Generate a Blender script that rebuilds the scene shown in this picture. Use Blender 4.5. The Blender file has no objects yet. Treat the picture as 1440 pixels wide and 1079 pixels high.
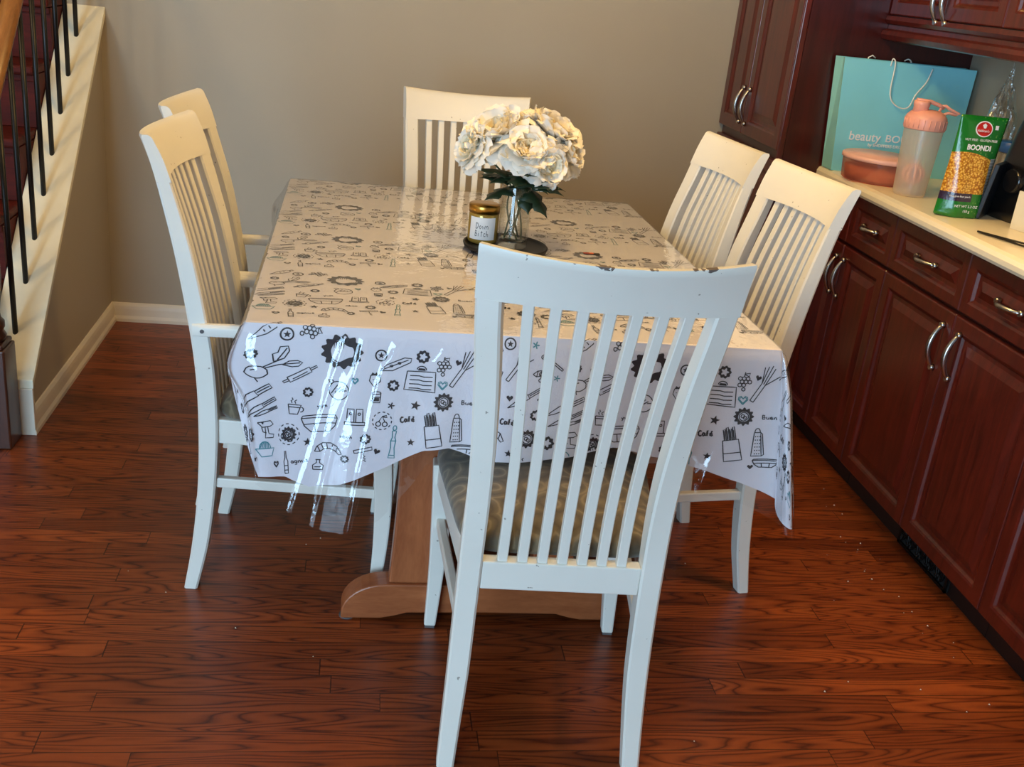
import bpy, math, random
from mathutils import Vector, Matrix, noise as mnoise
PI = math.pi
rnd = random.Random(7)
C = bpy.context.scene.collection

# ------------------------------------------------------------------ helpers
def lin(c):
    return tuple(((v/255)/12.92 if v/255 <= .04045 else ((v/255+.055)/1.055)**2.4) for v in c)

class MB:
    """collects vertices and faces of ONE mesh"""
    def __init__(s): s.v = []; s.f = []; s.m = []; s.sm = []
    def add(s, vs, fs, mi=0, smooth=False, M=None):
        o = len(s.v)
        s.v += [tuple(M @ Vector(p)) if M else tuple(p) for p in vs]
        for f in fs:
            s.f.append([o+i for i in f]); s.m.append(mi); s.sm.append(smooth)
    def box(s, x0, x1, y0, y1, z0, z1, mi=0, M=None):
        s.add([(x0,y0,z0),(x1,y0,z0),(x1,y1,z0),(x0,y1,z0),(x0,y0,z1),(x1,y0,z1),(x1,y1,z1),(x0,y1,z1)],
              [(0,3,2,1),(4,5,6,7),(0,1,5,4),(1,2,6,5),(2,3,7,6),(3,0,4,7)], mi, False, M)
    def rings(s, rings, mi=0, smooth=True, closed=True, caps=True, M=None):
        n = len(rings[0]); vs = [p for r in rings for p in r]; fs = []
        for i in range(len(rings)-1):
            for j in range(n if closed else n-1):
                k = (j+1) % n
                fs.append((i*n+j, i*n+k, (i+1)*n+k, (i+1)*n+j))
        s.add(vs, fs, mi, smooth, M)
        if caps and closed:
            o = len(s.v)-len(vs)
            s.f.append([o+j for j in reversed(range(n))]); s.m.append(mi); s.sm.append(False)
            s.f.append([o+(len(rings)-1)*n+j for j in range(n)]); s.m.append(mi); s.sm.append(False)
    def lathe(s, prof, cx=0, cy=0, cz=0, n=32, mi=0, sx=1, sy=1, M=None, caps=True, smooth=True):
        s.rings([[(cx+r*sx*math.cos(2*PI*j/n), cy+r*sy*math.sin(2*PI*j/n), cz+z) for j in range(n)] for r, z in prof], mi, smooth, True, caps, M)
    def tube(s, pts, r, n=8, mi=0, M=None, flat=1.0):
        pts = [Vector(p) for p in pts]; rs = r if isinstance(r, (list, tuple)) else [r]*len(pts)
        up = Vector((0,0,1)); rg = []
        t0 = (pts[1]-pts[0]).normalized()
        if abs(t0.dot(up)) > .9: up = Vector((0,1,0))
        a = t0.cross(up).normalized()
        for i, p in enumerate(pts):
            t = (pts[min(i+1,len(pts)-1)]-pts[max(i-1,0)]).normalized()
            a = (a - t*a.dot(t)).normalized(); b = t.cross(a)
            rg.append([tuple(p + a*rs[i]*math.cos(2*PI*j/n) + b*rs[i]*flat*math.sin(2*PI*j/n)) for j in range(n)])
        s.rings(rg, mi, True, True, True, M)
    def build(s, name, mat, parent=None, bevel=0, loc=None, seg=2, subsurf=0, solid=0):
        me = bpy.data.meshes.new(name); me.from_pydata(s.v, [], s.f)
        for m in (mat if isinstance(mat, (list, tuple)) else [mat]): me.materials.append(m)
        for p, mi, sm in zip(me.polygons, s.m, s.sm): p.material_index = mi; p.use_smooth = sm
        me.update()
        o = bpy.data.objects.new(name, me); C.objects.link(o)
        if parent: o.parent = parent
        if loc: o.location = loc
        if solid:
            m = o.modifiers.new('solid', 'SOLIDIFY'); m.thickness = solid; m.offset = 0
        if bevel:
            m = o.modifiers.new('bevel', 'BEVEL'); m.width = bevel; m.segments = seg; m.limit_method = 'ANGLE'; m.angle_limit = math.radians(40); m.harden_normals = False
        if subsurf:
            m = o.modifiers.new('sub', 'SUBSURF'); m.levels = subsurf; m.render_levels = subsurf
        return o

def fixn(o):
    import bmesh
    bm = bmesh.new(); bm.from_mesh(o.data); bmesh.ops.recalc_face_normals(bm, faces=bm.faces); bm.to_mesh(o.data); bm.free()
    return o

def tag(o, label, cat, group=None, kind=None):
    o['label'] = label; o['category'] = cat
    if group: o['group'] = group
    if kind: o['kind'] = kind
    return o
def thing(name, label, cat, loc=(0,0,0), rz=0, group=None):
    o = bpy.data.objects.new(name, None); C.objects.link(o)
    o.location = loc; o.rotation_euler = (0,0,rz); o.empty_display_size = .1
    return tag(o, label, cat, group)
def struct(o): o['kind'] = 'structure'; return o

def text(name, body, size, mat, parent, loc, rot=(PI/2,0,0), ext=.0002, sx=1.0, shear=0, bold=0):
    cu = bpy.data.curves.new(name, 'FONT'); cu.body = body; cu.size = size; cu.extrude = ext; cu.shear = shear; cu.offset = bold
    cu.resolution_u = 4
    t = bpy.data.objects.new('tmp', cu); C.objects.link(t)
    dg = bpy.context.evaluated_depsgraph_get()
    me = bpy.data.meshes.new_from_object(t.evaluated_get(dg)); bpy.data.objects.remove(t)
    me.materials.clear(); me.materials.append(mat)
    o = bpy.data.objects.new(name, me); C.objects.link(o); o.parent = parent
    o.location = loc; o.rotation_euler = rot; o.scale = (sx,1,1)
    return o

# ------------------------------------------------------------------ materials
class NT:
    def __init__(s, name):
        s.mat = bpy.data.materials.new(name); s.mat.use_nodes = True
        s.t = s.mat.node_tree; s.t.nodes.clear()
        s.out = s.n('ShaderNodeOutputMaterial'); s.b = s.n('ShaderNodeBsdfPrincipled')
        s.t.links.new(s.b.outputs[0], s.out.inputs[0])
    def n(s, ty, **k):
        nd = s.t.nodes.new(ty)
        for a, v in k.items(): setattr(nd, a, v)
        return nd
    def link(s, a, b): s.t.links.new(a, b)
    def setv(s, sock, v):
        if hasattr(v, 'node') or isinstance(v, bpy.types.NodeSocket): s.link(v, sock)
        else: sock.default_value = v
    def m(s, op, a, b=None, c=None):
        nd = s.n('ShaderNodeMath', operation=op); s.setv(nd.inputs[0], a)
        if b is not None: s.setv(nd.inputs[1], b)
        if c is not None: s.setv(nd.inputs[2], c)
        return nd.outputs[0]
    def co(s, which='Object'): return s.n('ShaderNodeTexCoord').outputs[which]
    def sep(s, v): nd = s.n('ShaderNodeSeparateXYZ'); s.link(v, nd.inputs[0]); return nd.outputs
    def comb(s, x, y, z):
        nd = s.n('ShaderNodeCombineXYZ')
        for i, v in enumerate((x,y,z)): s.setv(nd.inputs[i], v)
        return nd.outputs[0]
    def noise(s, vec, scale=5, detail=3, rough=.5, dist=0):
        nd = s.n('ShaderNodeTexNoise'); s.link(vec, nd.inputs['Vector'])
        nd.inputs['Scale'].default_value = scale; nd.inputs['Detail'].default_value = detail
        nd.inputs['Roughness'].default_value = rough; nd.inputs['Distortion'].default_value = dist
        return nd.outputs['Fac']
    def map(s, vec, sc=(1,1,1), loc=(0,0,0)):
        nd = s.n('ShaderNodeMapping'); s.link(vec, nd.inputs[0]); nd.inputs['Scale'].default_value = sc; nd.inputs['Location'].default_value = loc
        return nd.outputs[0]
    def ramp(s, fac, stops):
        nd = s.n('ShaderNodeValToRGB'); s.link(fac, nd.inputs[0]); e = nd.color_ramp.elements
        while len(e) < len(stops): e.new(.5)
        for i, (p, c) in enumerate(stops): e[i].position = p; e[i].color = (*lin(c), 1)
        return nd.outputs[0]
    def mix(s, fac, a, b, bt='MIX'):
        nd = s.n('ShaderNodeMix', data_type='RGBA', blend_type=bt)
        s.setv(nd.inputs[0], fac)
        for i, v in ((6,a),(7,b)):
            if isinstance(v, tuple): nd.inputs[i].default_value = (*v[:3], 1)
            else: s.link(v, nd.inputs[i])
        return nd.outputs[2]
    def bump(s, h, strength=.2, dist=.01):
        nd = s.n('ShaderNodeBump'); s.link(h, nd.inputs['Height']); nd.inputs['Strength'].default_value = strength; nd.inputs['Distance'].default_value = dist
        s.link(nd.outputs[0], s.b.inputs['Normal']); return nd.outputs[0]
    def base(s, v):
        if isinstance(v, tuple): s.b.inputs['Base Color'].default_value = (*v[:3], 1)
        else: s.link(v, s.b.inputs['Base Color'])
    def p(s, **k):
        for a, v in k.items(): s.setv(s.b.inputs[a.replace('_', ' ')], v)

def simple(name, rgb, rough=.5, metal=0, var=.06, sc=30, spec=.5, **k):
    t = NT(name); n = t.noise(t.co(), sc, 3)
    c = lin(rgb); a = tuple(v*(1-var) for v in c); b = tuple(min(1, v*(1+var)) for v in c)
    t.base(t.mix(n, a, b)); t.p(Roughness=rough, Metallic=metal)
    t.b.inputs['Specular IOR Level'].default_value = spec
    for a, v in k.items(): t.b.inputs[a.replace('_', ' ')].default_value = v
    return t.mat

def wall_mat():
    t = NT('taupe_wall_paint'); co = t.co()
    n = t.noise(co, 2.5, 3); n2 = t.noise(co, 260, 2)
    t.base(t.mix(n, lin((174,163,144)), lin((182,171,152)))); t.p(Roughness=.55); t.b.inputs['Specular IOR Level'].default_value = .3
    t.bump(n2, .12, .002); return t.mat

def floor_mat(along_y=False):
    t = NT('oak_strip_floor_border' if along_y else 'oak_strip_floor'); x, y, z = t.sep(t.co())
    if along_y: x, y = y, x
    W = .057
    row = t.m('FLOOR', t.m('DIVIDE', y, W))
    def wn(v, k):
        nd = t.n('ShaderNodeTexWhiteNoise', noise_dimensions='2D'); t.link(t.comb(v, k, 0.), nd.inputs['Vector']); return nd.outputs['Value']
    r1 = wn(row, 3.3); L = t.m('ADD', .55, t.m('MULTIPLY', r1, .5))
    xx = t.m('DIVIDE', t.m('ADD', x, t.m('MULTIPLY', wn(row, 9.1), 9.)), L)
    col = t.m('FLOOR', xx)
    nd = t.n('ShaderNodeTexWhiteNoise', noise_dimensions='3D'); t.link(t.comb(row, col, 1.7), nd.inputs['Vector']); bid = nd.outputs['Value']
    # grain, stretched along the board, its own patch of noise for each board
    gx = t.m('ADD', t.m('MULTIPLY', x, 1.0), t.m('MULTIPLY', bid, 37.)); gy = t.m('ADD', t.m('MULTIPLY', y, 9.), t.m('MULTIPLY', bid, 91.))
    big = t.noise(t.comb(gx, gy, bid), 2.0, 1.2, .45, .3)
    rings = t.m('ABSOLUTE', t.m('SUBTRACT', t.m('FRACT', t.m('MULTIPLY', big, 13.)), .5))
    rings = t.m('SMOOTH_MIN', t.m('MULTIPLY', rings, 2.6), 1., .2)
    fine = t.noise(t.comb(t.m('MULTIPLY', gx, 6.), t.m('MULTIPLY', gy, 22.), bid), 1.6, 3, .6)
    c = t.ramp(rings, [(0,(84,34,15)),(.3,(140,68,30)),(1,(168,86,40))])
    c = t.mix(t.m('MULTIPLY', fine, .4), c, lin((96,42,20)))
    tint = t.ramp(bid, [(0,(176,158,150)),(.5,(216,205,196)),(1,(250,240,225))])
    c = t.mix(.85, c, tint, 'MULTIPLY')
    fy = t.m('FRACT', t.m('DIVIDE', y, W)); fx = t.m('FRACT', xx)
    ey = t.m('MINIMUM', fy, t.m('SUBTRACT', 1., fy)); ex = t.m('MULTIPLY', t.m('MINIMUM', fx, t.m('SUBTRACT', 1., fx)), 12.)
    e = t.m('MINIMUM', ey, ex); gap = t.m('LESS_THAN', e, .018)
    c = t.mix(t.m('MULTIPLY', gap, .75), c, lin((30,12,7)))
    t.base(c); t.p(Roughness=t.m('ADD', .27, t.m('MULTIPLY', fine, .14)))
    t.b.inputs['Specular IOR Level'].default_value = .5
    h = t.m('SUBTRACT', t.m('MULTIPLY', fine, .15), gap); t.bump(h, .25, .0015)
    return t.mat

def wood(name, dark, light, sc=(1,1,1), rough=.3, grain=14., coat=.3, spec=.5):
    t = NT(name); v = t.map(t.co(), sc)
    n = t.noise(v, grain, 4, .6, .6); f = t.noise(t.map(t.co(), tuple(k*4 for k in sc)), grain*2, 2)
    c = t.ramp(t.m('ADD', t.m('MULTIPLY', n, .75), t.m('MULTIPLY', f, .25)), [(.3, dark), (.68, light)])
    t.base(c); t.p(Roughness=rough); t.b.inputs['Coat Weight'].default_value = coat; t.b.inputs['Coat Roughness'].default_value = .2
    t.b.inputs['Specular IOR Level'].default_value = spec
    return t.mat

def white_paint(worn=False):
    t = NT('worn_white_chair_paint' if worn else 'white_chair_paint'); co = t.co()
    n = t.noise(co, 6, 4); sp = t.noise(co, 75, 2, .5)
    c = t.mix(n, lin((224,221,210)), lin((236,233,224)))
    c = t.mix(t.m('MULTIPLY', t.m('GREATER_THAN', sp, .755), .7), c, lin((120,110,98)))
    if worn:
        x, y, z = t.sep(co)
        zc = t.m('ADD', z, t.m('SUBTRACT', .011, t.m('MULTIPLY', t.m('MULTIPLY', x, x), .24)))
        edge = t.m('GREATER_THAN', zc, t.m('SUBTRACT', 1.0415, t.m('MULTIPLY', t.m('MAXIMUM', t.m('SUBTRACT', t.noise(t.comb(x, 4.4, 0.), 17, 3, .6), .53), 0.), .09)))
        near = t.m('LESS_THAN', y, -.09)
        edge2 = t.m('GREATER_THAN', t.noise(co, 60, 3, .6), .43)
        c = t.mix(t.m('MULTIPLY', t.m('MULTIPLY', edge, edge2), .9), c, lin((70,48,40)))
    t.base(c); t.p(Roughness=.42); t.b.inputs['Specular IOR Level'].default_value = .4
    t.bump(t.noise(co, 160, 2), .06, .001)
    return t.mat

def fabric():
    t = NT('brown_swirl_upholstery'); co = t.co(); v = t.map(co, (1,1,.25))
    vo = t.n('ShaderNodeTexVoronoi'); vo.inputs['Scale'].default_value = 13; t.link(v, vo.inputs['Vector'])
    ds = t.m('ADD', vo.outputs['Distance'], t.m('MULTIPLY', t.noise(co, 22, 2), .22))
    w = t.m('ABSOLUTE', t.m('SUBTRACT', t.m('FRACT', t.m('MULTIPLY', ds, 3.1)), .5))
    c = t.ramp(w, [(0,(66,57,42)),(.17,(82,72,54)),(.36,(94,84,64)),(.47,(122,110,86))])
    t.base(c); t.p(Roughness=.75); t.b.inputs['Sheen Weight'].default_value = .3
    t.bump(t.noise(co, 500, 2), .2, .001); return t.mat

def clear(name, ior=1.45, rough=.04, tint=(1,1,1), amount=1.0, bump=0, bscale=12, minr=.0):
    """thin clear plastic: transparent, with a sharp surface reflection"""
    t = NT(name); t.t.nodes.remove(t.b)
    tr = t.n('ShaderNodeBsdfTransparent'); tr.inputs[0].default_value = (*tint, 1)
    gl = t.n('ShaderNodeBsdfGlossy'); gl.inputs['Roughness'].default_value = rough
    f0 = ((ior-1)/(ior+1))**2; ge = t.n('ShaderNodeNewGeometry'); dt_ = t.n('ShaderNodeVectorMath', operation='DOT_PRODUCT')
    t.link(ge.outputs['Normal'], dt_.inputs[0]); t.link(ge.outputs['Incoming'], dt_.inputs[1])
    sch = t.m('ADD', f0, t.m('MULTIPLY', 1-f0, t.m('POWER', t.m('SUBTRACT', 1., t.m('ABSOLUTE', dt_.outputs['Value'])), 5.)))
    mx = t.n('ShaderNodeMixShader')
    t.link(t.m('ADD', t.m('MULTIPLY', sch, amount), minr), mx.inputs[0]); t.link(tr.outputs[0], mx.inputs[1]); t.link(gl.outputs[0], mx.inputs[2]); t.link(mx.outputs[0], t.out.inputs[0])
    if bump:
        co = t.co(); h = t.m('ADD', t.noise(co, bscale, 2, .5, .6), t.m('MULTIPLY', t.noise(co, bscale*4, 1), .2))
        b = t.n('ShaderNodeBump'); b.inputs['Strength'].default_value = bump; b.inputs['Distance'].default_value = .01
        t.link(h, b.inputs['Height']); t.link(b.outputs[0], gl.inputs['Normal'])
    return t.mat

def glass(name, rough=0, tint=(1,1,1), ior=1.45):
    t = NT(name); t.base(tint); t.p(Roughness=rough, IOR=ior); t.b.inputs['Transmission Weight'].default_value = 1
    n = t.noise(t.co(), 40, 1); t.p(Roughness=t.m('ADD', rough, t.m('MULTIPLY', n, .01)))
    return t.mat

def film(name, tint, col, fac, rough=.15, gl=.06):
    t = NT(name); t.t.nodes.remove(t.b)
    tr = t.n('ShaderNodeBsdfTransparent'); tr.inputs[0].default_value = (*lin(tint), 1)
    df = t.n('ShaderNodeBsdfDiffuse'); tl = t.n('ShaderNodeBsdfTranslucent'); g = t.n('ShaderNodeBsdfGlossy'); g.inputs['Roughness'].default_value = rough
    n = t.noise(t.co(), 25, 2); c = t.mix(n, lin(col), tuple(min(1,v*1.08) for v in lin(col))); t.link(c, df.inputs[0]); t.link(c, tl.inputs[0])
    def mx(f, a, b):
        m = t.n('ShaderNodeMixShader'); m.inputs[0].default_value = f; t.link(a, m.inputs[1]); t.link(b, m.inputs[2]); return m.outputs[0]
    t.link(mx(gl, mx(fac, tr.outputs[0], mx(.4, df.outputs[0], tl.outputs[0])), g.outputs[0]), t.out.inputs[0])
    return t.mat
M_wall = wall_mat(); M_floor = floor_mat(); M_floor2 = floor_mat(True)
M_white = white_paint(); M_worn = white_paint(True); M_fab = fabric()
M_trim = simple('white_trim_paint', (228,218,200), .4, sc=8)
M_cap = simple('cream_stringer_paint', (246,238,212), .5, sc=14, var=.1)
M_ceil = simple('ceiling_paint', (235,232,225), .8)
M_cherry = wood('dark_cherry_wood', (58,15,10), (102,32,20), (6,6,.6), .28, 9., .35)
M_cherry_d = wood('dark_cherry_panel', (54,14,10), (90,27,18), (6,6,.6), .32, 9., .25)
M_panel_glossy = wood('dark_cherry_side', (46,10,9), (72,18,14), (6,6,.5), .3, 8., .3)
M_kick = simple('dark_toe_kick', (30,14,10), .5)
M_counter = simple('cream_laminate', (246,234,204), .3, var=.05, sc=60)
M_nickel = simple('brushed_nickel', (190,185,178), .25, 1.0, var=.04)
M_black = simple('black_iron_paint', (16,14,13), .4)
M_vent = simple('black_cast_metal', (20,17,15), .45, .6)
M_stair = wood('red_stair_wood', (60,13,7), (92,26,14), (.6,6,6), .65, 7., 0, .2)
M_rail = wood('golden_oak_rail', (122,72,26), (168,108,48), (6,1,1), .35, 9., .3)
M_newel = wood('dark_newel_wood', (52,24,12), (84,42,22), (6,6,.8), .35, 10., .3)
M_table = wood('maple_stained_wood', (142,76,42), (176,104,62), (4,4,.8), .38, 8., .2)
M_tablex = wood('maple_stained_foot', (142,76,42), (176,104,62), (.8,4,4), .38, 8., .2)
M_felt = simple('grey_felt_pad', (96,92,92), .9)

# ------------------------------------------------------------------ the setting
def box_obj(name, a, m, bevel=0, parent=None):
    b = MB(); b.box(*a); return b.build(name, m, parent, bevel)
XL, XR, YR, XS = -2.5, 2.88, -6.2, -1.15
b = MB(); b.box(-.03, XR+.1, YR, 1.0, -.05, 0); struct(b.build('floor', M_floor))
b = MB(); b.box(XL, -.03, YR, 1.0, -.05, 0); struct(b.build('floor', M_floor2))
struct(box_obj('wall_back', (-.115, XR+.1, 0, .1, 0, 2.45), M_wall))
struct(box_obj('wall_right', (XR, XR+.1, YR, 0, 0, 2.45), M_wall))
struct(box_obj('wall_left', (XL-.1, XL, YR, 1.0, 0, 2.45), M_wall))
struct(box_obj('wall_stair', (XL, -.115, .9, 1.0, 0, 2.45), M_wall))
struct(box_obj('wall_stairwell', (XS-.1, XS, -1.1, .9, 0, 2.45), M_wall))
struct(box_obj('ceiling', (XL-.1, XR+.1, YR-.1, 1.0, 2.45, 2.55), M_ceil))
b = MB()   # rear wall with the patio door opening the daylight comes through
DX0, DX1, DZ = -2.1, .1, 2.2
b.box(XL, DX0, YR-.1, YR, 0, 2.45); b.box(DX1, XR, YR-.1, YR, 0, 2.45); b.box(DX0, DX1, YR-.1, YR, DZ, 2.45)
struct(b.build('wall_rear', M_wall))
b = MB(); b.box(DX0, DX0+.05, YR-.1, YR+.01, 0, DZ); b.box(DX1-.05, DX1, YR-.1, YR+.01, 0, DZ); b.box((DX0+DX1)/2-.04, (DX0+DX1)/2+.04, YR-.08, YR-.02, 0, DZ); b.box(DX0, DX1, YR-.1, YR+.01, DZ-.06, DZ)
struct(b.build('door_1', M_trim))

# half wall under the stair, sloped like the stair behind it
capz = lambda y: 1.15 + .93*y
b = MB(); YE = -1.045
prof = [(YE, 0), (YE, capz(YE)-.012), (0, capz(0)-.012), (0, 0)]
b.add([(-.115, y, z) for y, z in prof] + [(0, y, z) for y, z in prof], [(0,1,2,3),(7,6,5,4),(0,4,5,1),(1,5,6,2),(2,6,7,3),(3,7,4,0)])
struct(fixn(b.build('wall_left', M_wall)))
b = MB(); t_ = .016
for x0, x1 in ((-.118, .018),):
    pr = [(YE-.012, capz(YE)-.03), (YE-.012, capz(YE)-.004), (YE-.0, capz(YE)+.004), (0, capz(0)), (0, capz(0)-.03)]
    b.add([(x0, y, z) for y, z in pr] + [(x1, y, z) for y, z in pr], [(0,1,2,3,4),(9,8,7,6,5)]+[(i,(i+1)%5,5+(i+1)%5,5+i) for i in range(5)])
struct(fixn(b.build('trim_1', M_cap, bevel=.002)))
b = MB(); b.box(-.1, .016, YE-.014, YE, 0, capz(YE)-.03); struct(b.build('trim_2', M_trim, bevel=.002))

def baseboard(name, p0, p1, n):   # profile extruded along a wall
    prof = [(0,0),(.018,0),(.018,.012),(.013,.024),(.011,.05),(.009,.062),(.004,.072),(0,.074)]
    b = MB(); rg = []
    for p in (p0, p1): rg.append([(p[0]+n[0]*d, p[1]+n[1]*d, z) for d, z in prof])
    b.rings(rg, 0, False); return struct(fixn(b.build(name, M_trim)))
baseboard('baseboard_left', (0, YE-.012), (0, 0), (1,0))
baseboard('baseboard_back', (0, 0), (2.28, 0), (0,-1))

# stairs behind the half wall
def stairs():
    root = thing('staircase', 'dark red wooden staircase rising behind the black balusters', 'staircase', (-.7, -.6, 0))
    rise, run = .195, .207
    b = MB(); k = 0
    y0 = -1.2
    for k in range(9):
        ya = y0 + run*k; z1 = rise*(k+1)
        b.box(XS+.7+.005, -.115+.7-.005, ya+.6, .85+.6, z1-rise, z1-.03)
    b.build('riser', M_stair, root)
    for k in range(9):
        ya = y0 + run*k; z1 = rise*(k+1)
        b = MB(); b.box(XS+.7+.005, -.12+.7, ya-.025+.6, ya+run+.6, z1-.029, z1)
        b.build('tread', M_stair, root, bevel=.008)
        b = MB(); b.box(XS+.7+.005, -.12+.7, ya-.008+.6, ya-.0005+.6, z1-.05, z1-.0295)
        b.build('nosing_trim', M_stair, root, bevel=.003)
stairs()
ba0 = None
for i, y in enumerate([-.10, -.2265, -.343, -.465, -.58, -.70, -.814, -.94]):
    b = MB(); zt = capz(y) + .70 - .012
    z0 = capz(y) - .0
    b.tube([(0,0,-.006),(0,0,zt-z0)], .0078, 12)
    o = b.build('baluster', M_black, None, loc=(-.057, y, z0))
    nm = ['nearest the back wall', 'second from the back wall', 'third from the back wall', 'fourth from the back wall', 'fourth up from the newel post', 'third up from the newel post', 'second up from the newel post', 'first and lowest, next to the newel post'][i]
    tag(o, 'black round iron baluster on the cream slope, ' + nm, 'baluster', 'balusters along the stair')
b = MB()
ya, yb = -1.062, .0
sec = [(-.024,-.002),(.024,-.002),(.027,.02),(.02,.045),(0,.052),(-.02,.045),(-.027,.02)]
b.rings([[(-.066+s, y, capz(y)+.70+h) for s, h in sec] for y in (ya, yb-.004)], 0, True)
hr = fixn(b.build('handrail', M_rail)); tag(hr, 'golden oak handrail sloping over the black balusters', 'handrail')
nw = thing('newel_post', 'dark turned wooden newel post at the foot of the stair', 'newel post', (-.070, -1.112, 0))
b = MB(); b.box(-.05,.05,-.05,.05,0,.30); b.box(-.045,.045,-.045,.045,.30,.315); b.build('base', M_newel, nw, bevel=.005)
b = MB(); b.lathe([(.038,.315),(.044,.33),(.036,.345),(.041,.355),(.041,.37),(.033,.38),(.03,.40),(.036,.44),(.041,.50),(.040,.56),(.034,.63),(.028,.70),(.034,.71),(.030,.725),(.034,.74)], n=28)
b.build('turned_shaft', M_newel, nw)
b = MB(); b.box(-.045,.045,-.045,.045,.74,.93); b.lathe([(.05,.93),(.05,.945),(.03,.955),(.04,.98),(.028,1.0),(.001,1.005)], n=24); b.build('cap', M_newel, nw)

# ------------------------------------------------------------------ chairs
def interp(tb, x):
    if x <= tb[0][0]: return tb[0][1]
    for (a, va), (c, vc) in zip(tb, tb[1:]):
        if x <= c:
            t = (x-a)/(c-a); return va + (vc-va)*t
    return tb[-1][1]
def cr_path(P, m=6):
    P = [Vector(p) for p in P]; out = []
    for i in range(len(P)-1):
        a, b_, c, d = P[max(0,i-1)], P[i], P[i+1], P[min(len(P)-1,i+2)]
        for k in range(m):
            t = k/m; out.append(tuple(.5*((2*b_)+(c-a)*t+(2*a-5*b_+4*c-d)*t*t+(3*b_-a-3*c+d)*t**3)))
    return out+[tuple(P[-1])]
def smooth_tab(tb, n=40):
    # Catmull-Rom resample so the bent posts curve
    out = []
    xs = [p[0] for p in tb]
    for k in range(n+1):
        x = xs[0] + (xs[-1]-xs[0])*k/n
        i = max(0, min(len(tb)-2, sum(1 for q in xs if q <= x)-1))
        p0 = tb[max(0,i-1)]; p1 = tb[i]; p2 = tb[i+1]; p3 = tb[min(len(tb)-1,i+2)]
        t = (x-p1[0])/(p2[0]-p1[0]); h = p2[0]-p1[0]
        m1 = (p2[1]-p0[1])/(p2[0]-p0[0])*h; m2 = (p3[1]-p1[1])/(p3[0]-p1[0])*h
        v = (2*t**3-3*t*t+1)*p1[1] + (t**3-2*t*t+t)*m1 + (-2*t**3+3*t*t)*p2[1] + (t**3-t*t)*m2
        out.append((x, v))
    return out
BACK = smooth_tab([(0,.034),(.1,.018),(.2,.007),(.3,.001),(.4,0),(.51,.003),(.62,.014),(.8,.044),(.93,.074),(.985,.088),(1.040,.106)])
THK = [(0,.030),(.12,.037),(.4,.042),(.6,.040),(.8,.036),(.93,.030),(1.0,.026),(1.040,.019)]
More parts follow.
